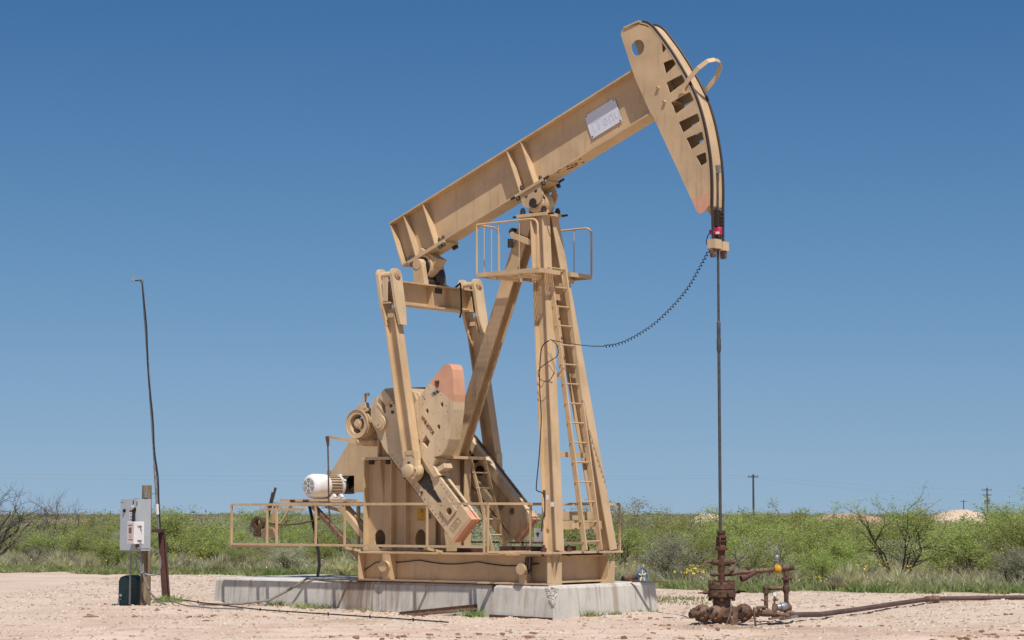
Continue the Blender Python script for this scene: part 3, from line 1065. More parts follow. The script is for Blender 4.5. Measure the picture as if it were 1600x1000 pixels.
mb.tube([(UE + 0.0, 0.62, ZT + 0.0), (UE + 0.10, 0.66, ZT + 0.09), (UE + 0.16, 0.60, ZT + 0.05), (UE + 0.17, 0.60, ZT - 0.1), (UE + 0.17, 0.61, ZT - 0.3), (UE + 0.16, 0.62, ZB - 0.02), (UE + 0.17, 0.57, ZB - 0.12)], 0.016, 6)
make("loose_cable", mb, BLACK, EQ, True)

# --- pitman arms
for sv in (-1, 1):
    vc = sv * 1.05
    top, bot = V(-3.21, vc, 4.97), V(-2.755, vc, 2.52)
    mb = MB()
    mb.ibeam(top, bot, 0.24, 0.175, 0.018, 0.016, (1, 0, 0.18))
    for k, s_ in ((0.03, 1), (0.955, 1)):
        c = top.lerp(bot, k)
        mb.box((c.x - 0.03, vc - 0.085, c.z - 0.07), (c.x + 0.10, vc - 0.012, c.z + 0.0))
    PM = make("pitman_arm", mb, TAN, PJ)
    for du in (-0.155, 0.155):
        mb = MB()
        lean = -0.18
        def fp(a, b, t_, du=du):
            return V(UE + du + t_ + (5.53 - b) * 0.186, vc + a, b)
        outl = [(-0.075, 4.70), (0.075, 4.70), (0.115, 4.98), (0.12, 5.55)] + [(0.12 * math.cos(a), 5.55 + 0.10 * math.sin(a)) for a in (0.6, 1.1, 1.57, 2.04, 2.54)] + [(-0.12, 5.55), (-0.115, 4.98)]
        mb.prism([outl], fp, -0.028, 0.028)
        fk = make("fork_plate", mb, TANW, PM)
        mb = MB()
        c = fp(0, 5.54, 0.028 if du > 0 else -0.028)
        s_ = 1 if du > 0 else -1
        mb.cyl(c, c + V(s_ * 0.03, 0, 0), 0.07, n=14)
        mb.cyl(c + V(s_ * 0.03, 0, 0), c + V(s_ * 0.05, 0, 0), 0.035, n=10)
        make("pin_boss", mb, TAN, fk, True)
    mb = MB()
    mb.cyl((UE - 0.12, vc, 5.54), (UE + 0.12, vc, 5.54), 0.062, n=14)
    mb.box((UE - 0.05, vc - 0.10, 5.10), (UE + 0.05, vc - 0.07, 5.50))
    mb.box((UE - 0.05, vc + 0.07, 5.10), (UE + 0.05, vc + 0.10, 5.50))
    mb.box((UE - 0.13, vc - 0.11, 5.06), (UE + 0.13, vc + 0.08, 5.085))
    make("pin", mb, TANW, PM, True)
    # wrist pin housing
    mb = MB()
    W = V(-2.745, 0, 2.29)
    o0 = sv * 0.93
    mb.lathe((W.x, o0, W.z), (0, sv, 0), [(0, 0.12), (0.0, 0.15), (0.03, 0.165), (0.15, 0.165), (0.19, 0.15), (0.19, 0.125), (0.25, 0.115), (0.26, 0.095)], 22)
    mb.bar((W.x - 0.0, vc, W.z + 0.05), bot + V(0.0, 0, 0.10), 0.15, 0.25, (1, 0, 0))
    mb.bar((W.x + 0.13, vc, W.z + 0.0), (W.x + 0.06, vc, W.z + 0.36), 0.12, 0.05, (1, 0, 0))
    WP = make("wrist_pin_housing", mb, TANW, PM, True)
    for i in range(5):
        a = i * 2 * math.pi / 5 + 0.3
        mb = MB()
        c = V(W.x + 0.135 * math.cos(a), vc + sv * 0.07, W.z + 0.135 * math.sin(a))
        mb.cyl(c, c + V(0, sv * 0.03, 0), 0.022, n=6)
        make("bolt", mb, DARKBOLT if i % 2 else TANW, WP)

# --- cranks and counterweight
SH = V(-3.56, 0, 3.10)
c45 = math.sqrt(0.5)
def K(a, b, v):
    return V(SH.x + (a + b) * c45, v, SH.z + (-a + b) * c45)
def circ(a0, b0, r, n=16):
    return [(a0 + r * math.cos(2 * math.pi * i / n), b0 + r * math.sin(2 * math.pi * i / n)) for i in range(n)]
TIPA = 2.30
head = [(-0.20, -0.13), (0.10, -0.205), (0.33, -0.258), (TIPA, -0.262), (TIPA, 0.262), (0.42, 0.262), (0.26, 0.32), (0.14, 0.395), (-0.02, 0.415), (-0.20, 0.42), (-0.24, 0.33), (-0.05, 0.18), (-0.085, 0.145), (-0.13, 0.15), (-0.34, 0.30), (-0.41, 0.20), (-0.38, 0.05), (-0.30, -0.05)]
pinhole = circ(2.09, 0.03, 0.062)
for sv in (-1, 1):
    if sv < 0:
        mb = MB()
        mb.prism([head, pinhole], lambda a, b, t_: K(a, b, t_), -0.90, -0.77)
        hd2 = [(a, min(b, 0.20) if a > 0.4 else b) for a, b in head]
        mb.prism([[(a, max(-0.22, min(b, 0.20)) if a > 0.4 else b * 0.93) for a, b in head]], lambda a, b, t_: K(a, b, t_), -0.769, -0.73)
        mb.prism([head], lambda a, b, t_: K(a, b, t_), -0.729, -0.67)
    else:
        # inner face of the far crank: raised rim round a long pocket
        mb = MB()
        pocket = [(0.45, -0.14), (1.92, -0.14), (1.92, 0.12), (0.45, 0.12)]
        mb.prism([head, pocket, pinhole], lambda a, b, t_: K(a, b, t_), 0.68, 0.80)
        mb.prism([head], lambda a, b, t_: K(a, b, t_), 0.801, 0.87)
    CR = make("crank_arm", mb, CREAM, PJ)
    f0 = sv * 0.90 if sv < 0 else 0.87
    # salmon tip: two flanges and the closing face
    mb = MB()
    tip = [(TIPA + 0.001, -0.262), (2.505, -0.262), (2.505, 0.262), (TIPA + 0.001, 0.262)]
    va, vb = (-0.90, -0.77) if sv < 0 else (0.68, 0.77)
    tipb = [(2.44, -0.262), (2.505, -0.262), (2.505, 0.262), (2.44, 0.262)] if sv > 0 else tip
    mb.prism([tip if sv < 0 else tipb], lambda a, b, t_: K(a, b, t_), va, vb)
    mb.prism([tip], lambda a, b, t_: K(a, b, t_), -0.729 if sv < 0 else 0.801, -0.67 if sv < 0 else 0.87)
    mb.bar(K(2.46, 0, -0.75 if sv < 0 else 0.785), K(2.49, 0, -0.75 if sv < 0 else 0.785), 0.50, 0.04, (0, 1, 0))
    if sv < 0:
        # keep the face of the tip in the same cream colour: thin plate with the painted rim showing round it
        mt = MB()
        mt.prism([[(TIPA - 0.001, -0.262), (2.46, -0.262), (2.46, 0.262), (TIPA - 0.001, 0.262)]], lambda a, b, t_: K(a, b, t_), -0.9035, -0.9005)
        make("tip_face", mt, CREAM, CR)
    else:
        mt = MB()
        mt.prism([[(TIPA + 0.001, -0.262), (2.438, -0.262), (2.438, 0.262), (TIPA + 0.001, 0.262)]], lambda a, b, t_: K(a, b, t_), 0.68, 0.80)
        make("tip_face", mt, CREAM, CR)
    make("painted_tip", mb, SALMON, CR, label="salmon painted tip of the crank")
    # toothed racks along both edges
    mb = MB()
    for b0, s_ in ((0.262, 1), (-0.262, -1)):
        for i in range(62):
            a = 0.46 + i * 0.030
            if s_ > 0 and a > 2.2:
                continue
            vv = (-0.855, -0.775) if s_ > 0 else (-0.90, -0.86)
            if sv > 0:
                vv = (0.80, 0.88)
            mb.prism([[(a, b0), (a + 0.016, b0), (a + 0.012, b0 + s_ * 0.018), (a + 0.004, b0 + s_ * 0.018)]], lambda x, y, t_: K(x, y, t_), vv[0], vv[1])
    make("toothed_rack", mb, DRYRUST, CR, kind="stuff")
    if sv < 0:
        mb = MB()
        mb.prism([circ(0, 0, 0.125, 24)], lambda a, b, t_: K(a, b, t_), -0.96, -0.901)
        mb.prism([circ(0, 0, 0.085, 20)], lambda a, b, t_: K(a, b, t_), -0.972, -0.961)
        mb.prism([circ(0, 0, 0.015, 8)], lambda a, b, t_: K(a, b, t_), -0.985, -0.973)
        make("shaft_cap", mb, TANW, CR)
        mb = MB()
        mb.bar(K(-0.30, 0.16, -0.84), K(-0.07, 0.16, -0.84), 0.02, 0.14, (0, 1, 0))
        mb.bar(K(-0.35, 0.36, -0.84), K(-0.12, 0.36, -0.84), 0.16, 0.17, (0, 1, 0))
        make("clamp_block", mb, TANW, CR)
        for (a, b) in ((-0.05, 0.35), (0.05, 0.30), (1.45, -0.18)):
            mb = MB()
            mb.cyl(K(a, b, -0.90), K(a, b, -0.918), 0.028, n=8)
            make("bolt", mb, RUST, CR)
        # dark grease below the wrist pin, with the pitman's shadow painted in
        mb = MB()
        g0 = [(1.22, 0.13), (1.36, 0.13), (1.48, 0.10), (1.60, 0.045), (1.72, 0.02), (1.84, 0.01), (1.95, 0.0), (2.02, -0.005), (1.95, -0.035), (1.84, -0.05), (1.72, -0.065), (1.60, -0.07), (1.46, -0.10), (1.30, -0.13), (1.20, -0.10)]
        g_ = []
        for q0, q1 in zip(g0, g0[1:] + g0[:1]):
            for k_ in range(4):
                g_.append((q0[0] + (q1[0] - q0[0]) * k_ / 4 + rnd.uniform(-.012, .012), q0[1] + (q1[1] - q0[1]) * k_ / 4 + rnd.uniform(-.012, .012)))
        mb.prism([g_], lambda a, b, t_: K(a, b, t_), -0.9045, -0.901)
        make("grease_shade_smear", mb, GREASE, CR)
        mb = MB()
        fr_o = [(1.98, -0.14), (2.20, -0.14), (2.20, 0.16), (1.98, 0.16)]
        mb.prism([[(1.92, -0.10), (2.19, -0.10), (2.19, 0.15), (1.92, 0.15)], pinhole], lambda a, b, t_: K(a, b, t_), -0.925, -0.905)
        make("keeper_plate", mb, TANW, CR)
        mb = MB()
        fo = [(2.27, -0.15), (2.38, -0.15), (2.38, 0.10), (2.27, 0.10)]
        fi = [(2.285, -0.135), (2.365, -0.135), (2.365, 0.085), (2.285, 0.085)]
        mb.prism([fo, fi], lambda a, b, t_: K(a, b, t_), -0.910, -0.904)
        make("maker_frame", mb, TAN, CR)
        text_mesh("raised_letters", "C8495B", 0.062, TAN, CR, tuple(K(2.35, -0.125, -0.9045)), (c45, 0, c45), (-c45, 0, c45), 0.004, squeeze=0.75)
        for i in range(30):
            pass
        mb = MB()
        for i in range(20):
            a = 0.55 + i * 0.085
            mb.bar(K(a, 0.19, -0.902), K(a, 0.215, -0.902), 0.008, 0.006, (0, 1, 0))
            mb.bar(K(a, -0.20, -0.902), K(a, -0.225, -0.902), 0.008, 0.006, (0, 1, 0))
        make("cast_scale_marks", mb, RUST, CR, kind="stuff")
    else:
        mb = MB()
        mb.bar(K(1.15, -0.40, 0.78), K(2.32, -0.36, 0.78), 0.16, 0.22, (0, 1, 0))
        mb.bar(K(0.75, -0.31, 0.80), K(1.9, -0.31, 0.80), 0.06, 0.14, (0, 1, 0))
        make("rail_casting", mb, TANW, CR)
        for a in (0.62, 0.82, 1.05):
            mb = MB()
            mb.cyl(K(a, 0.10 - (a - .6) * .3, 0.798), K(a, 0.10 - (a - .6) * .3, 0.77), 0.085, n=12)
            make("bolt_recess", mb, DARKBOLT, CR)

# counterweight on the near crank
WT = [(-2.370, 2.520), (-2.330, 2.482), (-2.395, 2.385), (-2.264, 2.225), (-2.362, 2.190), (-2.63, 2.500), (-2.80, 2.665), (-2.97, 2.835), (-2.98, 2.99), (-2.865, 3.28), (-2.850, 3.330), (-2.768, 3.428), (-2.40, 3.795), (-2.185, 3.990), (-2.09, 4.025), (-2.025, 4.005), (-1.985, 3.93), (-1.962, 3.775), (-1.945, 3.52), (-1.961, 3.278), (-1.994, 3.072), (-2.048, 2.800), (-2.11, 2.655), (-2.20, 2.555)]
# split along the salmon painted edge
la, lb = Vector((-2.47, 3.725)), Vector((-1.950, 3.40))
def side(p):
    return (lb.x - la.x) * (p[1] - la.y) - (lb.y - la.y) * (p[0] - la.x)
def clip(poly, keep):
    out = []
    m = len(poly)
    for i in range(m):
        p, q = poly[i], poly[(i + 1) % m]
        sp, sq = side(p) * keep, side(q) * keep
        if sp >= 0:
            out.append(p)
        if sp * sq < 0:
            t_ = sp / (sp - sq)
            out.append((p[0] + (q[0] - p[0]) * t_, p[1] + (q[1] - p[1]) * t_))
    return out
wlow, wtop = clip(WT, -1), clip(WT, 1)
hl = [[(x + 0.034 * math.cos(i * math.pi / 6), z + 0.044 * math.sin(i * math.pi / 6)) for i in range(12)] for x, z in ((-2.2, 3.365), (-2.517, 3.27), (-2.267, 3.005))]
dia = [(-2.545, 2.885), (-2.455, 2.775), (-2.52, 2.665), (-2.625, 2.765)]
big = [(-2.745 + 0.07 * math.cos(i * math.pi / 7), 2.765 + 0.075 * math.sin(i * math.pi / 7)) for i in range(14)]
VW0, VW1 = -0.945, -0.665
mb = MB()
mb.prism([wlow] + hl + [dia, big], lambda a, b, t_: V(a, t_, b), VW0, VW1)
CW = make("counterweight", mb, CREAM, PJ)
mb = MB()
mb.prism([wtop], lambda a, b, t_: V(a, t_, b), VW0, VW1)
make("painted_crown", mb, SALMON, CW, label="salmon painted crown of the counterweight")
tx = V(-2.655, -0.947, 3.165)
text_mesh("cast_lettering", "WMB-2077OB", 0.088, RUSTINK, CW, tx, (0.672, 0, -0.740), (0.740, 0, 0.672), 0.004, squeeze=0.72)
mb = MB()
for (x, z, r) in ((-2.33, 3.57, 0.05), (-2.38, 3.54, 0.045), (-2.28, 3.58, 0.035), (-2.57, 3.47, 0.02)):
    mb.prism([[(x + r * math.cos(i * 0.8) * 1.1, z + r * 0.8 * math.sin(i * 0.8)) for i in range(8)]], lambda a, b, t_: V(a, t_, b), VW0 - 0.002, VW0 - 0.0005)
make("worn_paint_patch", mb, plain("bare_grey_patch", (0.25, 0.24, 0.20), 0.3, 30, 0.7), CW)
mb = MB()
for (x, z, a, b) in ((-2.30, 3.735, 0.045, 0.022), (-2.295, 3.69, 0.03, 0.03), (-2.82, 3.04, 0.05, 0.02), (-2.80, 2.93, 0.04, 0.02), (-2.80, 3.03, 0.012, 0.05)):
    mb.box((x - a, VW0 - 0.012, z - b), (x + a, VW0 - 0.001, z + b))
make("lug", mb, RUST, CW)
mb = MB()
mb.bar((-2.36, -0.80, 2.30), (-2.19, -0.80, 2.38), 0.20, 0.08, (0, 0, 1))
make("clamp_foot", mb, TANW, CW)

# --- gearbox and pedestal
mb = MB()
prof = [(-4.02, 2.56), (-2.98, 2.56), (-2.90, 2.9), (-2.98, 3.35), (-3.14, 3.60), (-3.42, 3.70), (-3.80, 3.68), (-3.98, 3.52), (-4.02, 3.2)]
mb.prism([prof], lambda a, b, t_: V(a, t_, b), -0.48, 0.48)
mb.prism([[(-4.42, 2.75), (-4.0, 2.75), (-4.0, 3.35), (-4.30, 3.35), (-4.42, 3.25)]], lambda a, b, t_: V(a, t_, b), -0.44, 0.44)
GB = make("gearbox", mb, TAN, PJ)
mb = MB()
mb.prism([[(-3.72, 3.30), (-3.5, 3.50), (-3.3, 3.44), (-3.10, 3.20), (-3.02, 3.36), (-3.16, 3.615), (-3.42, 3.72), (-3.80, 3.70), (-3.97, 3.55)]], lambda a, b, t_: V(a, t_, b), -0.56, -0.49)
mb.cyl((SH.x, -0.66, SH.z), (SH.x, -0.482, SH.z), 0.24, n=20)
mb.cyl((SH.x, 0.66, SH.z), (SH.x, 0.482, SH.z), 0.24, n=20)
make("bearing_flange", mb, TAN, GB, True)
for u in (-3.95, -3.45, -3.05):
    mb = MB()
    mb.box((u - 0.012, -0.56, 2.56), (u + 0.012, -0.485, 3.0))
    make("rib", mb, TAN, GB)
mb = MB()
mb.box((-4.27, -0.62, 2.505), (-2.48, 0.50, 2.553))
TPL = make("pedestal_top_plate", mb, TANW, PJ)
for u in (-4.1, -3.72, -2.62):
    mb = MB()
    mb.cyl((u, -0.56, 2.505), (u, -0.56, 2.43), 0.045, n=6)
    make("bolt", mb, DARKBOLT, TPL)
def ovalp(x, z, a, b, n=18):
    return [(x + a * math.cos(2 * math.pi * i / n), z + b * math.sin(2 * math.pi * i / n)) for i in range(n)]
for v in (-0.52, 0.25):
    mb = MB()
    mb.prism([[(-4.22, 0.985), (-2.70, 0.985), (-2.70, 2.50), (-4.22, 2.50)], ovalp(-3.93, 1.18, 0.125, 0.16), ovalp(-3.02, 1.18, 0.125, 0.17)], lambda a, b, t_: V(a, t_, b), v, v + 0.02)
    PD = make("pedestal_side_plate", mb, TAN, PJ)
    s_ = -1 if v < 0 else 1
    va, vb = (v - 0.001, v - 0.11) if v < 0 else (v + 0.021, v + 0.13)
    for u in (-4.21, -3.60, -3.28):
        mb = MB()
        mb.box((u, va, 0.985), (u + 0.02, vb, 2.50))
        make("rib", mb, TAN, PD)
    mb = MB()
    mb.add([V(-3.86, va, 2.50), V(-3.86, vb, 2.50), V(-3.86, va, 1.75), V(-3.845, va, 2.50), V(-3.845, vb, 2.50), V(-3.845, va, 1.75)], [(0, 1, 2), (5, 4, 3), (0, 3, 4, 1), (1, 4, 5, 2), (2, 5, 3, 0)])
    make("gusset", mb, TAN, PD)
for (u, z0) in ((-4.20, 0.985), (-3.26, 0.985), (-2.95, 1.6)):
    mb = MB()
    mb.box((u, -0.499, z0), (u + 0.02, 0.249, 2.50))
    make("pedestal_cross_plate", mb, TAN, PJ)
for (u, v) in ((-2.68, -0.40), (-2.68, 0.17)):
    mb = MB()
    mb.ibeam((u, v, 0.985), (u, v, 2.50), 0.18, 0.16, 0.018, 0.016, (1, 0, 0))
    make("pedestal_column", mb, TAN, PJ)
mb = MB()
mb.box((-3.10, -0.5235, 1.49), (-2.86, -0.5215, 1.69))
make("warning_plate", mb, YELLOW, PJ, label="yellow warning plate on the pedestal")
mb = MB()
mb.box((-2.86, -0.60, 1.52), (-2.80, -0.53, 1.60))
make("junction_fitting", mb, GALV, PJ)

# --- brake drum with lever and link
D0 = V(-4.27, -0.62, 3.115)
mb = MB()
def D(a, b, t_):
    return V(D0.x + a, t_, D0.z + b)
mb.prism([circ(0, 0, 0.235, 28), circ(0, 0, 0.165, 24)], D, -0.74, -0.52)
BD = make("brake_drum", mb, TANW, PJ, True)
mb = MB()
mb.prism([circ(0, 0, 0.255, 28), circ(0, 0, 0.238, 28)], D, -0.70, -0.60)
mb.prism([circ(0, 0, 0.250, 28), circ(0, 0, 0.236, 28)], D, -0.755, -0.735)
make("brake_band", mb, TAN, BD, True)
mb = MB()
mb.lathe(D(0, 0, -0.735), (0, 1, 0), [(0, 0.02), (0.0, 0.05), (0.015, 0.052), (0.015, 0.085), (0.10, 0.09), (0.24, 0.09)], 18)
make("hub", mb, TANW, BD, True)
for i in range(3):
    a = 0.9 + i * 2 * math.pi / 3
    mb = MB()
    mb.bar(D(0.075 * math.cos(a), 0.075 * math.sin(a), -0.62), D(0.175 * math.cos(a), 0.175 * math.sin(a), -0.62), 0.05, 0.09, (0, 1, 0))
    make("spoke", mb, TANW, BD)
mb = MB()
mb.bar(D(-0.02, 0.25, -0.66), D(0.16, 0.31, -0.66), 0.10, 0.10, (0, 1, 0))
mb.bar(D(0.10, 0.24, -0.66), D(0.30, 0.02, -0.66), 0.05, 0.10, (0, 1, 0))
mb.bar(D(0.08, 0.27, -0.66), D(0.12, 0.50, -0.66), 0.05, 0.03, (0, 1, 0))
mb.bar(D(0.12, 0.50, -0.66), D(0.20, 0.49, -0.66), 0.05, 0.03, (0, 1, 0))
mb.bar(D(0.02, 0.25, -0.70), D(0.02, 0.42, -0.70), 0.01, 0.01)
mb.cyl(D(0.20, 0.23, -0.72), D(0.20, 0.23, -0.58), 0.03, n=8)
make("band_clamp", mb, TANW, BD)
mb = MB()
mb.cyl(D(-0.02, -0.30, -0.72), D(0.26, -0.31, -0.40), 0.045, n=10)
mb.cyl(D(-0.02, -0.30, -0.72), D(0.03, -0.30, -0.66), 0.065, n=10)
mb.cyl(D(0.12, -0.305, -0.56), D(0.17, -0.305, -0.50), 0.065, n=10)
mb.cyl(D(0.24, -0.31, -0.42), D(0.27, -0.31, -0.39), 0.06, n=10)
make("brake_shaft", mb, TAN, BD, True)
mb = MB()
mb.bar(D(0.0, -0.30, -0.75), D(-0.64, -0.205, -0.78), 0.035, 0.08, (0, 0, 1), 0.03, 0.035)
make("brake_lever", mb, TAN, BD)
mb = MB()
mb.bar(D(-0.63, -0.20, -0.80), D(-0.61, -0.36, -0.80), 0.04, 0.06, (1, 0, 0), 0.03, 0.03)
mb.tube([D(-0.62, -0.24, -0.80), D(-0.60, -0.7, -0.80), D(-0.585, -1.30, -0.80), D(-0.55, -1.75, -0.80)], 0.013, 6)
make("brake_cable", mb, RUST, BD)

# --- belt guard
mb = MB()
gout = [(-6.12, 2.275), (-5.68, 2.81), (-5.1, 3.42), (-4.4, 3.78), (-3.9, 3.78), (-3.6, 3.4), (-3.7, 2.8), (-4.6, 2.25), (-5.30, 1.98), (-5.50, 1.98), (-5.50, 2.275)]
mb.prism([gout], lambda a, b, t_: V(a, t_, b), 0.515, 0.53)
mb.prism([[(-6.12, 1.99), (-6.12, 2.275), (-5.68, 2.81), (-5.1, 3.42), (-4.4, 3.78), (-3.9, 3.78), (-3.6, 3.4), (-3.7, 2.8), (-4.6, 2.25), (-5.30, 1.98)]], lambda a, b, t_: V(a, t_, b), 0.86, 0.875)
rim = [(-6.12, 2.275), (-5.68, 2.81), (-5.1, 3.42), (-4.4, 3.78), (-3.9, 3.78)]
for a, b in zip(rim, rim[1:]):
    mb.bar((a[0], 0.695, a[1] - 0.008), (b[0], 0.695, b[1] - 0.008), 0.328, 0.012, (-0.7, 0, 0.7))
mb.bar((-3.7, 0.695, 2.8), (-4.6, 0.695, 2.25), 0.328, 0.012, (0.7, 0, -0.7))
mb.bar((-4.6, 0.695, 2.25), (-5.30, 0.695, 1.985), 0.328, 0.012, (0.7, 0, -0.7))
BG = make("belt_guard", mb, TAN, PJ)
mb = MB()
mb.cyl((-5.82, 0.58, 2.08), (-5.82, 0.80, 2.08), 0.13, n=20)
make("sheave", mb, DARKBOLT, BG, True)
for dz in (0.10, -0.10):
    mb = MB()
    mb.bar((-5.80, 0.70, 2.08 + dz), (-4.3, 0.70, 3.1 + dz * 3), 0.18, 0.015, (-0.5, 0, 0.8))
    make("drive_belt", mb, BLACK, BG)

# --- motor on its mount
MO = V(-5.81, 0, 2.085)
mb = MB()
def Mx(v):
    return (MO.x, v, MO.z)
mb.lathe(Mx(0.06), (0, 1, 0), [(0, 0.19), (0.30, 0.19), (0.30, 0.15)], 28)
EM = make("electric_motor", mb, MOTORT, PJ, True, label="white and tan electric motor")
mb = MB()
mb.lathe(Mx(-0.31), (0, 1, 0), [(0, 0.12), (0.0, 0.135), (0.012, 0.165), (0.07, 0.205), (0.10, 0.212), (0.37, 0.212), (0.37, 0.195)], 32)
FC = make("fan_cover", mb, MOTORW, EM, True)
mb = MB()
mb.lathe(Mx(-0.3135), (0, 1, 0), [(0, 0.12), (0.003, 0.134)], 28)
make("grille_opening", mb, plain("grille_dark", (0.10, 0.10, 0.10), 0.2, 10, 0.7), FC)
for i in range(6):
    a = i * math.pi / 3
    mb = MB()
    mb.bar((MO.x + 0.02 * math.cos(a), -0.3155, MO.z + 0.02 * math.sin(a)), (MO.x + 0.135 * math.cos(a), -0.3155, MO.z + 0.135 * math.sin(a)), 0.016, 0.004, (0, 1, 0))
    make("grille_spoke", mb, MOTORW, FC)
for r in (0.05, 0.075, 0.10, 0.125):
    mb = MB()
    mb.prism([circ(0, 0, r, 20), circ(0, 0, r - 0.008, 20)], lambda a, b, t_: V(MO.x + a, t_, MO.z + b), -0.3165, -0.3145)
    make("grille_ring", mb, MOTORW, FC)
mb = MB()
for k in range(3):
    ang = [2.0 - 0.03 * k + i * 0.13 for i in range(9)]
    for a0, a1 in zip(ang, ang[1:]):
        r0 = 0.2135
        mb.add([(MO.x + r0 * math.cos(q) * 1.0, vv, MO.z + r0 * math.sin(q)) for q, vv in ((a0, -0.22 + 0.05 * k), (a1, -0.22 + 0.05 * k), (a1, -0.17 + 0.05 * k), (a0, -0.17 + 0.05 * k))], [(0, 1, 2, 3)])
make("pink_tint_band", mb, PINK, FC)  # pink tint along the upper left of the fan cover
for i in range(26):
    a = -2.2 + i * (4.4 + math.pi / 2) / 25
    if -2.0 < a < -1.1:
        continue
    mb = MB()
    mb.bar((MO.x + 0.199 * math.cos(a), 0.065, MO.z + 0.199 * math.sin(a)), (MO.x + 0.199 * math.cos(a), 0.35, MO.z + 0.199 * math.sin(a)), 0.008, 0.022, (math.cos(a), 0, math.sin(a)))
    make("cooling_fin", mb, MOTORT, EM)
mb = MB()
mb.lathe(Mx(0.36), (0, 1, 0), [(0, 0.15), (0.0, 0.207), (0.05, 0.207), (0.09, 0.18), (0.10, 0.08), (0.20, 0.045)], 26)
for a in (0.5, 1.2, 2.0, 2.7):
    mb.cyl((MO.x + 0.2 * math.cos(a), 0.37, MO.z + 0.2 * math.sin(a)), (MO.x + 0.2 * math.cos(a), 0.43, MO.z + 0.2 * math.sin(a)), 0.03, n=8)
make("end_bell", mb, MOTORW, EM, True)
for v in (0.12, 0.30):
    mb = MB()
    mb.bar((MO.x + 0.16, v, 1.92), (MO.x + 0.20, v, 1.87), 0.07, 0.10, (1, 0, 0))
    mb.bar((MO.x - 0.16, v, 1.92), (MO.x - 0.20, v, 1.87), 0.07, 0.10, (1, 0, 0))
    mb.box((MO.x - 0.26, v - 0.05, 1.862), (MO.x + 0.26, v + 0.05, 1.88))
    make("motor_foot", mb, MOTORW, EM)
mb = MB()
mb.prism([circ(0, 0, 0.042, 14), circ(0, 0, 0.026, 14)], lambda a, b, t_: V(MO.x + a, t_, MO.z + 0.245 + b), 0.19, 0.206)
make("lifting_eye", mb, GALV, EM)
mb = MB()
mb.box((-6.42, -0.40, 1.815), (-5.25, -0.30, 1.860))
mb.box((-6.42, 0.02, 1.815), (-5.25, 0.10, 1.860))
mb.box((-6.42, 0.28, 1.815), (-5.25, 0.36, 1.860))
mb.box((-6.25, -0.30, 1.800), (-5.30, 0.5, 1.815))
MM = make("motor_slide_base", mb, TANW, PJ)
for u in (-6.14, -6.10, -6.06, -5.82, -5.77, -5.73):
    mb = MB()
    mb.cyl((u, -0.40, 1.84 - 0.01), (u, -0.43, 1.83), 0.017, n=6)
    mb.cyl((u, -0.415, 1.83), (u, -0.415, 1.79), 0.008, n=5)
    make("bolt", mb, REDOX, MM)
mb = MB()
for v in (-0.38, 0.40):
    mb.box((-6.60, v - 0.05, 1.735), (-4.25, v + 0.05, 1.799))
mb.box((-6.60, -0.329, 1.74), (-6.54, 0.349, 1.79))
mb.box((-5.2, -0.329, 1.74), (-5.12, 0.349, 1.79))
mb.box((-6.62, -0.64, 1.66), (-5.6, -0.60, 1.70))
MF = make("motor_mount_frame", mb, TAN, PJ)
for v in (-0.40, 0.42):
    mb = MB()
    mb.bar((-5.60, v, 1.735), (-4.16, v, 0.58), 0.07, 0.09, (0, 1, 0))
    make("diagonal_brace", mb, DRYRUST if v < 0 else TAN, MF)
    mb = MB()
    mb.bar((-4.95, v, 1.735), (-4.25, v, 1.10), 0.10, 0.12, (0, 1, 0))
    make("diagonal_brace", mb, TAN, MF)
for (p_, q_, w_, h_) in (((-5.35, -0.38, 1.735), (-5.02, -0.05, 1.60), 0.06, 0.06), ((-5.10, 0.2, 1.75), (-5.10, 0.2, 1.05), 0.05, 0.05), ((-6.15, -0.40, 1.735), (-6.55, -0.40, 1.25), 0.035, 0.035), ((-6.52, -0.40, 1.735), (-6.60, -0.40, 1.33), 0.03, 0.09)):
    mb = MB()
    mb.bar(p_, q_, w_, h_)
    make("hanger_strut", mb, TAN, MF)
mb = MB()
mb.box((-6.82, -0.48, 1.19), (-6.48, -0.36, 1.33))
mb.box((-6.75, -0.50, 1.31), (-6.5, -0.36, 1.345))
make("brake_bracket", mb, TAN, MF)
# rusty pulley cheek and ratchet lever at the rear
mb = MB()
mb.prism([circ(-6.93, 1.43, 0.13, 18), circ(-6.91, 1.44, 0.072, 14)], lambda a, b, t_: V(a, t_, b), -0.46, -0.38)
mb.box((-7.02, -0.46, 1.20), (-6.80, -0.38, 1.30))
mb.box((-6.87, -0.485, 1.20), (-6.80, -0.462, 1.42))
make("sector_plate", mb, RUST, MF)
mb = MB()
mb.bar((-6.70, -0.46, 1.42), (-6.47, -0.46, 2.06), 0.045, 0.018, (0, 1, 0))
mb.bar((-6.67, -0.51, 1.42), (-6.50, -0.51, 1.98), 0.03, 0.015, (0, 1, 0))
make("hand_lever", mb, RODM, MF)
mb = MB()
mb.tube([(-6.78, -0.42, 1.44), (-6.3, -0.42, 1.405), (-5.9, -0.42, 1.43), (-5.5, -0.42, 1.50), (-5.25, -0.42, 1.57)], 0.013, 6)
make("brake_cable", mb, RUST, MF, True)
mb = MB()
mb.tube([(-5.80, -0.3, 1.75), (-5.74, -0.3, 1.55), (-5.65, -0.3, 1.25), (-5.57, -0.3, 0.95), (-5.54, -0.31, 0.70), (-5.56, -0.33, 0.50)], 0.027, 8)
make("supply_hose", mb, BLACK, MF, True)

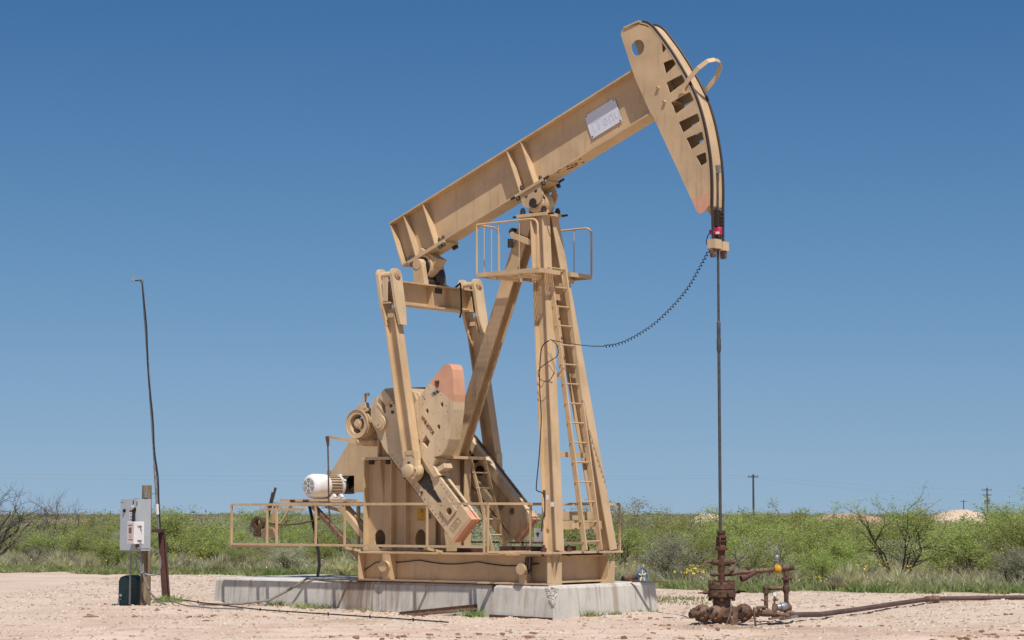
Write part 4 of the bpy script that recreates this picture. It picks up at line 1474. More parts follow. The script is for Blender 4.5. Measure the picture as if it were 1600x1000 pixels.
# --- ladders
def ladder(a0, a1, w_, rung_n, rail=(0.028, 0.062), first=0.4, mat=TAN):
    a0, a1 = V(a0), V(a1)
    d = (a1 - a0)
    L = d.length
    d.normalize()
    lad = None
    mb = MB()
    mb.bar(a0 + V(0, -w_ / 2, 0), a1 + V(0, -w_ / 2, 0), rail[0], rail[1], (1, 0, 0))
    lad = make("ladder", mb, mat, PJ)
    mb = MB()
    mb.bar(a0 + V(0, w_ / 2, 0), a1 + V(0, w_ / 2, 0), rail[0], rail[1], (1, 0, 0))
    make("side_rail", mb, mat, lad)
    step = (L - first) / (rung_n - 1)
    mb = MB()
    p = a0 + d * first
    mb.cyl(p + V(0, -w_ / 2 - 0.03, 0), p + V(0, w_ / 2 + 0.03, 0), 0.0135, n=8)
    r0 = make("rung", mb, mat, lad, True)
    copies(r0, lad, [d * (step * k) for k in range(1, rung_n)])
    return lad
LAD = ladder((0.13, 0.01, 1.03), (-0.545, -0.035, 5.545), 0.40, 15, (0.03, 0.085), 0.14)
for w in (1.43, 3.82, 5.3):
    k = (w - 1.03) / 4.5
    mb = MB()
    c = V(0.13 - 0.675 * k, 0, w)
    for v in (-0.20, 0.20):
        mb.box((c.x - 0.14, v - 0.02 - 0.04 * k, w - 0.04), (c.x - 0.03, v + 0.02 - 0.04 * k, w + 0.03))
    if w < 2:
        mb.box((c.x - 0.06, -0.42, w - 0.05), (c.x - 0.03, -0.18, w + 0.03))
    make("ladder_bracket", mb, TAN, LAD)
mb = MB()
mb.prism([[(-0.31, 0.985), (0.08, 0.985), (0.08, 2.50), (-0.31, 2.50)]], lambda a, b, t_: V(t_, a, b), -2.70, -2.68)
make("pedestal_front_plate", mb, TAN, PJ)
LAD2 = ladder((-2.06, 0.36, 0.985), (-2.49, 0.30, 2.54), 0.36, 6, (0.02, 0.052), 0.28)

# --- platforms beside the post
def platform(sv, u0, u1, v0, v1, w):
    fr = MB()
    for a, b in (((u0, v0), (u1, v0)), ((u0, v1), (u1, v1)), ((u0, v0), (u0, v1)), ((u1, v0), (u1, v1))):
        fr.bar((*a, w), (*b, w), 0.02, 0.07)
    fr.bar((u0 + 0.38, v0, w - 0.05), (u0 + 0.38, v1 + (0.1 if sv < 0 else 0.0), w - 0.05), 0.05, 0.07)
    fr.bar((u1 - 0.38, v0, w - 0.05), (u1 - 0.38, v1, w - 0.05), 0.05, 0.07)
    P = make("work_platform", fr, TAN, PJ)
    gr = MB()
    lu, lv = u1 - u0, v1 - v0
    n = 34
    for i in range(-14, n):
        for s_ in (1, -1):
            x0 = u0 + i * 0.048
            pts = []
            xa, xb = (x0, x0 + lv * 0.75) if s_ > 0 else (x0 + lv * 0.75, x0)
            a, b = V(xa, v0, w + 0.025), V(xb, v1, w + 0.025 + 0.0005 * s_)
            # clip to the frame in u
            lo, hi = u0, u1
            dx = b.x - a.x
            t0, t1 = 0.0, 1.0
            if abs(dx) > 1e-6:
                ta_, tb_ = (lo - a.x) / dx, (hi - a.x) / dx
                t0, t1 = max(t0, min(ta_, tb_)), min(t1, max(ta_, tb_))
            if t1 - t0 > 0.05:
                gr.bar(a.lerp(b, t0), a.lerp(b, t1), 0.014, 0.006)
    make("grating", gr, TAN, P, kind="stuff")
    H = 0.82
    near = v0 if sv < 0 else v1
    inn = v1 if sv < 0 else v0
    r = 0.017
    mb = MB()
    top = [(u0, near, w), (u0, near, w + H), (u1 - 0.12, near, w + H)] + [(u1 - 0.12 + 0.12 * math.sin(a), near, w + H - 0.12 * (1 - math.cos(a))) for a in (0.4, 0.8, 1.2, 1.57)] + [(u1, near, w + 0.03)]
    mb.tube(top[1:], r, 8)
    mb.tube(top[:2], r, 8)
    make("handrail", mb, TAN, P, True)
    if sv < 0:
        mb = MB()
        dv = inn - near
        mb.tube([(u0, near, w + H), (u0, near + dv * 0.78, w + H), (u0, near + dv * 0.93, w + H - 0.03), (u0, inn, w + H - 0.12), (u0, inn, w + 0.03)], r, 8)
        make("handrail", mb, TAN, P, True)
        for k in (0.33, 0.66):
            mb = MB()
            mb.cyl((u0, near + dv * k, w), (u0, near + dv * k, w + H), 0.007, n=6)
            make("baluster", mb, TAN, P)
    for k in ((0.36, 0.7) if sv < 0 else (0.3, 0.65)):
        mb = MB()
        mb.cyl((u0 + lu * k, near, w), (u0 + lu * k, near, w + H), 0.008, n=6)
        make("baluster", mb, TAN, P)
platform(-1, -1.59, -0.33, -0.80, -0.23, 5.445)
platform(1, -1.50, -0.47, 0.24, 0.80, 5.47)

# --- guard railing
def railing(name, pts_top, low_z, posts, closed_ends=True):
    pass
RT, RL = 1.76, 1.085
mb = MB()
mb.bar((-6.64, -1.35, RT), (-0.93, -1.35, RT), 0.038, 0.040)
GR = make("guard_railing", mb, TAN, PJ)
def rail(p, q, s_=0.038):
    mb = MB()
    mb.bar(p, q, s_, s_)
    make("rail", mb, TAN, GR)
def post(p, z0, z1, s_=0.030):
    mb = MB()
    mb.bar((*p, z0), (*p, z1), s_, s_, (1, 0, 0))
    make("post", mb, TAN, GR)
rail((-6.64, -1.35, RL), (-0.97, -1.35, RL))
mb = MB()
mb.box((-6.66, -1.338, RL - 0.055), (-5.05, -1.30, RL - 0.028))
make("toe_strip", mb, TAN, GR)
for u in (-6.64, -5.77, -5.54, -4.62, -3.96, -2.155, -0.97):
    post((u, -1.35), RL - 0.05 if u < -6 else RL if u < -1 else 0.99, RT - 0.02)
rail((-0.91, -1.33, RT), (-0.40, 1.36, RT))
rail((-0.91, -1.33, 1.005), (-0.75, -0.30, 1.005), 0.035)
post((-0.91, -1.33), 0.98, RT)
post((-0.78, -0.42), 1.0, RT, 0.03)
rail((-4.2, 1.40, RT), (-0.36, 1.40, RT))
rail((-4.2, 1.40, RL + 0.03), (-0.36, 1.40, RL + 0.03), 0.03)
for u in (-4.2, -2.4, -0.36):
    post((u, 1.40), 0.98, RT)
for u in (-4.0, -2.2, -0.9):
    mb = MB()
    mb.bar((u, -0.94, 0.99), (u, -1.35, RL - 0.03), 0.04, 0.04) if u < -1.5 else mb.bar((u - 0.03, -0.94, 0.985), (u - 0.03, -1.35, 0.985), 0.04, 0.03)
    mb.bar((u, 0.97, 0.96), (u, 1.40, 1.0), 0.03, 0.03)
    make("outrigger", mb, TAN, GR)

# --- small electrical bits on the post
mb = MB()
mb.box((-0.615, -0.53, 1.165), (-0.46, -0.44, 1.375))
JB = make("junction_box", mb, WHITE, PJ, label="white plastic junction box by the near post leg")
mb = MB()
mb.add([(-0.590, -0.534, 1.300), (-0.515, -0.534, 1.308), (-0.545, -0.534, 1.225), (-0.590, -0.5305, 1.300), (-0.515, -0.5305, 1.308), (-0.545, -0.5305, 1.225)], [(0, 1, 2), (5, 4, 3), (0, 3, 4, 1), (1, 4, 5, 2), (2, 5, 3, 0)])
make("logo_triangle", mb, INK, JB)
mb = MB()
mb.tube(smooth3([(-0.105, -0.80, 4.311), (-0.22, -0.80, 4.25), (-0.275, -0.80, 4.1), (-0.298, -0.80, 3.635), (-0.265, -0.80, 3.13), (-0.29, -0.80, 2.7), (-0.32, -0.80, 2.4), (-0.365, -0.80, 2.02), (-0.34, -0.80, 1.96), (-0.25, -0.80, 1.93), (-0.20, -0.81, 1.86), (-0.187, -0.81, 1.70), (-0.20, -0.81, 1.60), (-0.25, -0.80, 1.45), (-0.30, -0.75, 1.33)]), 0.009, 6)
mb.tube(smooth3([(-0.30, -0.52, 4.36), (-0.22, -0.45, 4.26), (-0.22, -0.44, 4.10), (-0.38, -0.52, 3.98), (-0.48, -0.60, 3.86), (-0.45, -0.58, 3.72), (-0.33, -0.52, 3.70), (-0.26, -0.48, 3.82)]), 0.007, 6)
make("signal_cable", mb, BLACK, PJ, True)
mb = MB()
mb.bar((-0.205, -0.81, 1.97), (-0.195, -0.81, 1.86), 0.03, 0.03)
mb.bar((-0.187, -0.81, 1.90), (-0.187, -0.81, 1.55), 0.016, 0.016)
make("conduit_clip", mb, RUST, PJ)
for (a, z) in ((-0.145, 1.86), (-0.04, 1.75)):
    mb = MB()
    mb.box((a - 0.04, -0.80, z - 0.035), (a + 0.02, -0.795, z + 0.035))
    make("inspection_tag", mb, WHITE, PJ)
mb = MB()
mb.box((-0.20, -0.80, 0.60), (-0.18, -0.79, 0.61))

# ------------------------------------------------------------------ coiled cable from post to carrier bar
pts = [(-0.30, -0.46, 4.345), (-0.15, -0.42, 4.31), (0.05, -0.2, 4.27), (0.20, -0.08, 4.25), (0.388, 0.0, 4.245)]
ctl = [(0.388, 0, 4.245), (0.60, 0, 4.255), (0.888, 0, 4.331), (1.319, 0, 4.529), (1.685, 0, 4.788), (1.986, 0, 5.067), (2.227, 0, 5.397), (2.37, -0.03, 5.60)]
dense = smooth_poly([(c[0], c[2]) for c in ctl], 40)
L = 0.0
coil = []
for i, p in enumerate(dense):
    if i:
        L += math.dist(p, dense[i - 1])
    a = dense[max(i - 1, 0)]
    b = dense[min(i + 1, len(dense) - 1)]
    tx_, tz_ = b[0] - a[0], b[1] - a[1]
    m_ = math.hypot(tx_, tz_)
    ph = 2 * math.pi * L / 0.062
    coil.append((p[0] - tz_ / m_ * 0.021 * math.cos(ph), 0.021 * math.sin(ph), p[1] + tx_ / m_ * 0.021 * math.cos(ph)))
mb = MB()
mb.tube(pts + coil + [(2.40, -0.05, 5.66), (2.37, -0.06, 5.74), (2.39, -0.05, 5.84), (2.45, -0.03, 5.90), (2.50, -0.02, 5.91)], 0.0075, 5)
tag(make("coiled_cable", mb, BLACK, None, True), "thin black coiled cable hanging between the post and the rod clamp", "cable")

# ------------------------------------------------------------------ polished rod
RU = 2.545
t = thing("polished_rod", "slim dark steel polished rod running straight down into the wellhead", "rod", (RU, 0, 1.3))
mb = MB()
mb.cyl((RU, 0, 1.20), (RU, 0, 4.28), 0.024, n=10)
mb.cyl((RU, 0, 4.28), (RU, 0, 6.80), 0.0195, n=10)
make("rod", mb, RODM, t, True)
mb = MB()
mb.lathe((RU, 0, 4.06), (0, 0, 1), [(0, 0.026), (0.0, 0.034), (0.20, 0.034), (0.20, 0.027), (0.28, 0.03), (0.44, 0.03), (0.46, 0.02)], 10)
make("coupling", mb, RODM, t, True)
mb = MB()
mb.box((RU - 0.02, -0.02, 6.80), (RU + 0.045, 0.03, 6.92))
make("top_nut", mb, GALV, t)
mb = MB()
mb.lathe((RU, 0, 5.765), (0, 0, 1), [(0, 0.055), (0.04, 0.055), (0.04, 0.062), (0.08, 0.062)], 12)
make("load_cell_base", mb, DARKBOLT, t, True)
mb = MB()
mb.lathe((RU, 0, 5.845), (0, 0, 1), [(0, 0.062), (0.0, 0.066), (0.10, 0.066), (0.12, 0.05)], 12)
mb.cyl((RU - 0.04, -0.04, 5.885), (RU - 0.09, -0.10, 5.885), 0.035, n=10)
LC = make("load_cell", mb, REDP, t, True, label="magenta load cell")
mb = MB()
mb.box((RU + 0.01, -0.08, 5.85), (RU + 0.07, -0.067, 5.885))
make("label_plate", mb, WHITE, LC)
mb = MB()
mb.box((RU - 0.05, -0.065, 5.97), (RU + 0.04, -0.012, 6.22))
mb.box((RU - 0.055, 0.012, 5.97), (RU + 0.04, 0.06, 6.22))
for k in range(4):
    mb.cyl((RU + 0.04, 0.045, 6.0 + k * 0.06), (RU + 0.075, 0.055, 6.0 + k * 0.06), 0.02, n=6)
make("rod_clamp", mb, DARKBOLT, t)

# ------------------------------------------------------------------ wellhead (own axes: x right, y away, z up)
def local_thing(name, label, cat, r, d, z=0.0, group=None):
    o = thing(name, label, cat, tuple(S(r, d, z)), YAW, group)
    THINGS[o.name] = Matrix.Identity(4)
    return o
WH = local_thing("wellhead", "rusty brown wellhead with stuffing box and valves under the rod", "wellhead", 3.157, 33.0, 0)
def px(k):      # hundredths of a metre helper kept for short profiles
    return k / 100.0
def lath(name, prof, mat, parent, n=16, c=(0, 0)):
    mb = MB()
    mb.lathe((c[0], c[1], 0), (0, 0, 1), prof, n)
    return make(name, mb, mat, parent, True)
SB = lath("stuffing_box", [(0.98, 0.055), (1.05, 0.058), (1.055, 0.098), (1.085, 0.103), (1.09, 0.075), (1.135, 0.06), (1.14, 0.055), (1.18, 0.055), (1.182, 0.085), (1.20, 0.088), (1.205, 0.055), (1.235, 0.055), (1.24, 0.08), (1.262, 0.08), (1.265, 0.058), (1.30, 0.055), (1.31, 0.068), (1.345, 0.068), (1.35, 0.03)], REDRUST, WH)
for a in (0.4, 2.5, 4.4):
    mb = MB()
    mb.cyl((0.075 * math.cos(a), 0.075 * math.sin(a), 1.09), (0.075 * math.cos(a), 0.075 * math.sin(a), 1.26), 0.011, n=6)
    make("gland_stud", mb, RUST, SB)
BP = lath("rod_preventer", [(0.80, 0.05), (0.82, 0.06), (0.98, 0.056)], RUST, WH)
for (x, r_) in ((-0.105, 0.05), (0.09, 0.062)):
    mb = MB()
    s_ = 1 if x > 0 else -1
    mb.lathe((0.03 * s_, 0, 0.875), (s_, 0, 0), [(0, r_ * 0.8), (0.04, r_), (0.10, r_ * 0.95), (0.125, r_ * 0.45), (0.17, 0.018)], 14)
    ram = make("ram", mb, RUST, BP, True)
    mb = MB()
    if s_ < 0:
        mb.tube([(-0.15, -0.01, 0.885), (-0.235, -0.02, 0.885), (-0.245, -0.02, 0.875), (-0.29, -0.03, 0.79)], 0.016, 6)
    else:
        mb.tube([(0.17, -0.01, 0.88), (0.225, -0.02, 0.885), (0.23, -0.02, 0.87), (0.14, -0.10, 0.785), (0.10, -0.12, 0.76)], 0.018, 6)
        mb.tube([(0.14, 0.02, 0.80), (0.24, 0.03, 0.90), (0.32, 0.03, 1.0)], 0.006, 5)
    make("handle", mb, DRYRUST, ram, True)
TEE = lath("pumping_tee", [(0.58, 0.075), (0.60, 0.075), (0.605, 0.052), (0.80, 0.050)], REDRUST, WH)
mb = MB()
mb.cyl((0, 0, 0.70), (0.12, 0, 0.705), 0.042, n=12)
mb.cyl((-0.04, -0.02, 0.69), (-0.17, -0.05, 0.695), 0.026, n=10)
mb.cyl((-0.10, -0.03, 0.69), (-0.13, -0.04, 0.692), 0.034, n=8)
make("tee_outlet", mb, RUST, TEE, True)
CH_ = lath("casing_head", [(0.32, 0.14), (0.34, 0.19), (0.36, 0.21), (0.45, 0.213), (0.455, 0.195), (0.475, 0.195), (0.48, 0.205), (0.56, 0.20), (0.575, 0.18), (0.578, 0.08)], RUST, WH, 20)
for i in range(10):
    a = i * 0.628 + 0.2
    mb = MB()
    mb.cyl((0.185 * math.cos(a), 0.185 * math.sin(a), 0.30), (0.185 * math.cos(a), 0.185 * math.sin(a), 0.34), 0.028, n=6)
    make("flange_bolt", mb, RUST, CH_)
    mb = MB()
    mb.cyl((0.185 * math.cos(a), 0.185 * math.sin(a), 0.56), (0.185 * math.cos(a), 0.185 * math.sin(a), 0.605), 0.025, n=6)
    make("flange_bolt", mb, RUST, CH_)
for segs in (((-0.19, -0.03, 0.425), (-0.28, -0.04, 0.42), 0.027, (-0.36, -0.05, 0.415)), ((0.19, 0.02, 0.435), (0.28, 0.03, 0.435), 0.03, (0.37, 0.03, 0.432)),
             ((0.09, -0.18, 0.41), (0.11, -0.25, 0.405), 0.04, None), ((-0.10, -0.18, 0.40), (-0.11, -0.23, 0.40), 0.035, None)):
    mb = MB()
    mb.cyl(segs[0], segs[1], segs[2], n=8)
    if segs[3]:
        mb.cyl(segs[1], segs[3], 0.012, n=6)
    make("lock_screw", mb, RUST, CH_, True)
mb = MB()
mb.lathe((0, 0, 0), (0, 0, 1), [(-0.15, 0.15), (0.20, 0.15), (0.205, 0.135), (0.32, 0.135)], 16)
mb.box((-0.16, -0.19, 0.06), (0.12, -0.10, 0.20))
make("casing_pipe", mb, DRYRUST, WH, True)
def valve(name, x, y, z, r, axis, mat=RUST):
    mb = MB()
    ax = V(axis).normalized()
    c = V(x, y, z)
    mb.lathe(c - ax * r * 1.0, ax, [(0, r * 0.45), (r * 0.25, r * 0.8), (r * 0.7, r), (r * 1.2, r), (r * 1.65, r * 0.78), (r * 2.0, r * 0.4)], 16)
    o = make(name, mb, mat, WH, True)
    perp = ax.cross(V(0, 0, 1)).normalized()
    for i in range(6):
        a = i * math.pi / 3 + 0.3
        mb = MB()
        q = c + perp * (r * 0.72 * math.cos(a)) + V(0, 0, r * 0.72 * math.sin(a)) - ax * (r * 0.85)
        mb.cyl(q, q - ax * (r * 0.35), r * 0.13, n=6)
        make("valve_bolt", mb, DRYRUST, o)
    return o
valve("casing_valve", -0.30, -0.12, 0.12, 0.135, (0.55, 0.83, 0), DRYRUST)
valve("casing_valve", -0.11, -0.17, 0.11, 0.125, (0.55, 0.83, 0), DRYRUST)
valve("casing_valve", 0.33, 0.0, 0.12, 0.135, (0.45, 0.85, 0.1), RUST)
mb = MB()
mb.cyl((-0.36, -0.25, 0.12), (-0.50, -0.33, 0.10), 0.042, n=12)
mb.cyl((-0.44, -0.30, 0.108), (-0.505, -0.335, 0.10), 0.052, n=12)
mb.cyl((-0.38, -0.2, 0.14), (-0.49, -0.24, 0.16), 0.025, n=8)
make("bull_plug", mb, RUST, WH, True)
mb = MB()
mb.cyl((-0.05, -0.02, 0.12), (0.75, 0.0, 0.11), 0.045, n=10)
make("casing_outlet", mb, RUST, WH, True)
mb = MB()
mb.box((0.135, -0.26, -0.06), (0.215, -0.23, 0.225))
make("support_plate", mb, DRYRUST, WH)
mb = MB()
mb.tube([(0.13, -0.28, 0.24), (0.09, -0.33, 0.10), (0.04, -0.36, -0.02), (0.075, -0.36, -0.085), (0.155, -0.35, -0.08), (0.12, -0.34, 0.03), (0.085, -0.33, 0.10)], 0.014, 6)
make("valve_wrench", mb, DRYRUST, WH, True)
mb = MB()
mb.cyl((0.47, -0.02, 0.13), (0.56, -0.02, 0.125), 0.075, n=12)
mb.cyl((0.60, 0.0, 0.125), (0.72, 0.0, 0.12), 0.065, n=12)
mb.cyl((0.52, -0.06, 0.20), (0.66, -0.05, 0.21), 0.02, n=8)
mb.cyl((0.55, -0.10, 0.18), (0.55, -0.18, 0.20), 0.025, n=8)
mb.cyl((0.72, -0.02, 0.12), (0.82, -0.02, 0.115), 0.05, n=12)
make("needle_valve_body", mb, DRYRUST, WH, True)
mb = MB()
mb.tube([(0.47, -0.14, 0.14), (0.465, -0.22, 0.06), (0.475, -0.26, -0.04), (0.50, -0.27, -0.09)], 0.015, 6)
mb.ball((0.50, -0.28, -0.085), 0.04, (1.1, 0.8, 0.45), 8, 5)
make("valve_handle", mb, RUST, WH, True)

# ------------------------------------------------------------------ flow line manifold
FL = local_thing("flowline_manifold", "rusty flowline piping with a yellow valve right of the wellhead", "pipework", 3.157 + 0.12, 33.0, 0)
def F(x, y, z):       # wellhead axes -> manifold axes
    return (x - 0.12, y, z)
def fl(name, mb, mat, sm=True, parent=None):
    return make(name, mb, mat, parent or FL, sm)
mb = MB()
mb.cyl(F(0.12, 0, 0.705), F(0.80, 0.08, 0.765), 0.033, n=12)
for x0, x1, r in ((0.13, 0.17, 0.045), (0.36, 0.42, 0.046), (0.58, 0.62, 0.046), (0.19, 0.21, 0.042)):
    f0 = lambda x: F(x, 0.08 * (x - .12) / .68, 0.705 + 0.06 * (x - .12) / .68)
    mb.cyl(f0(x0), f0(x1), r, n=12)
fl("lead_line", mb, DRYRUST)
mb = MB()
mb.tube([F(0.52, 0.03, 0.735), F(0.45, -0.06, 0.69), F(0.36, -0.12, 0.655), F(0.33, -0.13, 0.645)], 0.033, 10)
mb.cyl(F(0.36, -0.12, 0.655), F(0.28, -0.15, 0.63), 0.050, n=12)
mb.cyl(F(0.40, 0.02, 0.76), F(0.40, 0.02, 0.80), 0.035, n=8)
fl("side_branch", mb, REDRUST)
mb = MB()
mb.lathe(F(0.80, 0.08, 0.765), (1, 0.1, 0.06), [(0, 0.04), (0.01, 0.062), (0.05, 0.070), (0.09, 0.062), (0.11, 0.04)], 14)
mb.cyl(F(0.84, 0.08, 0.80), F(0.835, 0.08, 0.86), 0.03, n=10)
fl("yellow_valve", mb, YELLOW)
mb = MB()
mb.cyl(F(0.835, 0.08, 0.86), F(0.83, 0.08, 0.91), 0.028, n=8)
mb.ball(F(0.845, 0.06, 0.945), 0.04, (1, 0.6, 1), 8, 6)
mb.box(F(0.80, 0.03, 0.895), F(0.86, 0.07, 0.91))
fl("pressure_switch", mb, GALV)
mb = MB()
mb.cyl(F(0.91, 0.09, 0.77), F(1.09, 0.11, 0.795), 0.036, n=12)
mb.cyl(F(0.93, 0.09, 0.775), F(1.03, 0.10, 0.785), 0.046, n=12)
mb.cyl(F(0.99, 0.10, 0.80), F(0.985, 0.10, 0.62), 0.042, n=12)
mb.cyl(F(1.05, 0.10, 0.787), F(1.10, 0.11, 0.797), 0.045, n=12)
fl("line_tee", mb, RUST)
mb = MB()
mb.lathe(F(0.985, 0.10, 0.68), (0, 0, -1), [(0, 0.04), (0.03, 0.04), (0.035, 0.07), (0.07, 0.07), (0.075, 0.045), (0.16, 0.04), (0.17, 0.052), (0.24, 0.052), (0.25, 0.048), (0.28, 0.035), (0.47, 0.034)], 14)
mb.cyl(F(0.985, 0.10, 0.635), F(1.07, 0.08, 0.63), 0.03, n=8)
fl("riser", mb, RUST)
mb = MB()
mb.lathe(F(0.83, 0.02, 0.20), (1, 0.25, 0), [(0, 0.04), (0.0, 0.05), (0.05, 0.055), (0.06, 0.07), (0.13, 0.075), (0.17, 0.06), (0.19, 0.03)], 14)
fl("union_joint", mb, GALV)
mb = MB()
mb.ball(F(0.99, 0.07, 0.19), 0.078, (1, 1, 1), 12, 8)
mb.cyl(F(0.985, 0.10, 0.26), F(0.985, 0.10, 0.20), 0.045, n=12)
fl("elbow", mb, RUST)
mb = MB()
mb.cyl(F(0.93, 0.11, 0.48), F(0.70, 0.13, 0.485), 0.034, n=12)
mb.ball(F(0.685, 0.13, 0.485), 0.05, (1, 1, 1), 10, 7)
mb.cyl(F(0.685, 0.13, 0.485), F(0.68, 0.13, 0.12), 0.032, n=12)
mb.cyl(F(0.685, 0.13, 0.47), F(0.683, 0.13, 0.40), 0.044, n=12)
mb.cyl(F(0.68, 0.10, 0.295), F(0.60, 0.09, 0.31), 0.012, n=6)
fl("bypass", mb, DRYRUST)
mb = MB()
mb.cyl(F(0.79, -0.03, 0.14), F(0.79, -0.03, 0.26), 0.045, 0.03, n=12)
mb.cyl(F(0.79, -0.03, 0.26), F(0.79, -0.03, 0.36), 0.014, n=8)
mb.cyl(F(0.79, -0.03, 0.30), F(0.84, -0.03, 0.315), 0.012, n=6)
mb.cyl(F(0.77, -0.03, 0.30), F(0.81, -0.03, 0.34), 0.022, n=6)
fl("needle_valve", mb, DRYRUST)
mb = MB()
mb.cyl(F(0.795, -0.05, 0.40), F(0.795, -0.02, 0.40), 0.037, n=16)
gaug = fl("pressure_gauge", mb, GALV)
mb = MB()
mb.cyl(F(0.795, -0.0515, 0.40), F(0.795, -0.0505, 0.40), 0.030, n=16)
fl("gauge_face", mb, WHITE, True, gaug)
mb = MB()
for i in range(6):
    x = 0.72 + i * 0.06
    mb.ball(F(x, -0.02 + rnd.uniform(-.02, .02), 0.10 + rnd.uniform(-.02, .02)), 0.055, (1.2, 1, 0.7), 8, 6)
mb.bar(F(0.70, -0.08, 0.03), F(1.02, -0.02, 0.07), 0.08, 0.03)
fl("wrapped_joint", mb, DRYRUST, False)

# flow line on the ground, running off to the right
t = thing("flowline_pipe", "brown steel flowline pipe lying across the gravel to the right", "pipe", tuple(S(4.2, 33.1, 0.0)))
LP = [S(4.10, 33.05, 0.06), S(4.6, 33.7, 0.05), S(5.2, 34.7, 0.06), S(6.0, 36.1, 0.075)]
mb = MB()
mb.tube([S(4.10, 33.02, 0.085), S(4.75, 33.85, 0.055), S(5.5, 35.15, 0.07), S(6.35, 36.6, 0.10), S(7.3, 38.25, 0.125)], 0.042, 10)
make("pipe", mb, PIPEM, t, True)
mb = MB()
mb.tube([S(7.3, 38.25, 0.125), S(8.2, 38.5, 0.13), S(9.2, 38.75, 0.13), S(12.0, 39.3, 0.13), S(22, 41, 0.14)], 0.042, 10)
make("pipe", mb, PIPEM, t, True)
mb = MB()
mb.cyl(S(7.20, 38.10, 0.122), S(7.30, 38.25, 0.125), 0.056, n=12)
mb.cyl(S(7.33, 38.26, 0.125), S(7.45, 38.29, 0.126), 0.056, n=12)
make("coupling", mb, DRYRUST, t, True)
mb = MB()
mb.bar(S(4.05, 33.0, 0.03), S(4.30, 33.2, 0.06), 0.10, 0.04)
make("pipe_shoe", mb, GALV, t)

# small hand-wheel valve behind the foundation
HV = local_thing("wheel_valve", "rusty ground valve with a blue handwheel behind the concrete", "valve", 2.05, 37.0, 0.0)
mb = MB()
c0, c1 = V(-0.14, 0.05, 0.50), V(0.06, 0.0, 0.545)
mb.cyl(c0, c1, 0.055, n=12)
mb.ball(c0, 0.07, (1, 1, 1), 10, 7)
mb.cyl((-0.05, 0.02, 0.52), (-0.05, 0.02, -0.02), 0.055, n=12)
mb.cyl(c1, c1 + V(0.11, -0.03, 0.02), 0.02, n=8)
make("valve_body", mb, DRYRUST, HV, True)
wc = c1 + V(0.09, -0.02, 0.02)
ax = V(0.72, -0.69, 0.0).normalized()
e1 = ax.cross(V(0, 0, 1)).normalized()
mb = MB()
ring = [wc + e1 * (0.118 * math.cos(a)) + V(0, 0, 0.118 * math.sin(a)) for a in [i * 2 * math.pi / 24 for i in range(25)]]
mb.tube(ring, 0.014, 6)
HW = make("handwheel", mb, BLUE, HV, True)
for i in range(5):
    a = i * 2 * math.pi / 5 + 0.3
    mb = MB()
    mb.bar(wc, wc + e1 * (0.11 * math.cos(a)) + V(0, 0, 0.11 * math.sin(a)), 0.018, 0.010, ax)
    make("wheel_spoke", mb, WHITE, HW)
mb = MB()
mb.bar((0.10, 1.1, 0.505), (0.52, 1.52, 0.505), 0.05, 0.012)
mb.bar((0.09, 1.08, 0.53), (0.20, 1.18, 0.515), 0.03, 0.03)
tag(make("scrap_strip", mb, REDOX), "short rusty strip of steel lying on the concrete's right end", "scrap")

# hose over the rear of the slab and cables on the ground
mb = MB()
mb.tube([(-4.0, -0.955, 0.515), (-4.6, -0.93, 0.512), (-5.05, -0.90, 0.512), (-5.20, -0.96, 0.505), (-5.45, -1.10, 0.33), (-5.75, -1.30, 0.14), (-6.2, -1.55, 0.075), (-6.7, -1.65, 0.06), (-7.05, -1.68, 0.055)], 0.022, 8)
tag(make("conduit_hose", mb, HOSE, None, True), "pale grey flexible conduit draped over the rear slab edge", "hose")
mb = MB()
pts = []
for i, (r, d) in enumerate([(-6.15, 39.0), (-5.9, 38.6), (-5.4, 37.7), (-4.9, 36.9), (-4.45, 36.2), (-4.1, 35.7), (-3.6, 35.2), (-2.9, 34.6), (-2.2, 33.95), (-1.5, 33.3), (-0.95, 32.75)]):
    pts.append(S(r, d, gz(d) + 0.035))
mb.tube(pts, 0.011, 6)
for i in (2, 5, 7, 8, 9):
    mb.tube([pts[i] + V(0, 0, -0.03), pts[i] + V(0.0, 0, 0.03)], 0.012, 5)
tag(make("ground_cable", mb, BLACK, None, True), "black cable snaking over the gravel along the slab to the pole", "cable")
mb = MB()
mb.tube([S(-6.1, 38.6, gz(38.6) + 0.03), S(-5.5, 36.9, gz(36.9) + 0.03), S(-4.9, 36.1, gz(36.1) + 0.03), S(-4.4, 35.9, gz(35.9) + 0.035)], 0.014, 6)
tag(make("ground_cable", mb, HOSE, None, True), "short grey cable lying on gravel between leaning pole and slab", "cable")

# ------------------------------------------------------------------ control station at the left (own axes: x along the machine, y away)
PR, PD_ = -6.24, 37.3
zc = gz(37.3)
t = local_thing("wooden_post", "weathered round wooden post carrying the grey control cabinet", "post", PR, PD_, zc)
mb = MB()
mb.lathe((0, 0, -0.05), (0, 0, 1), [(0, 0.092), (2.09, 0.083)], 14)
make("post_shaft", mb, WOOD, t, True)
mb = MB()
mb.box((-0.02, -0.11, 1.83), (0.03, -0.085, 1.92))
mb.cyl((0.08, 0, 1.90), (0.13, 0.0, 1.90), 0.012, n=6)
make("mounting_bracket", mb, GALV, t)

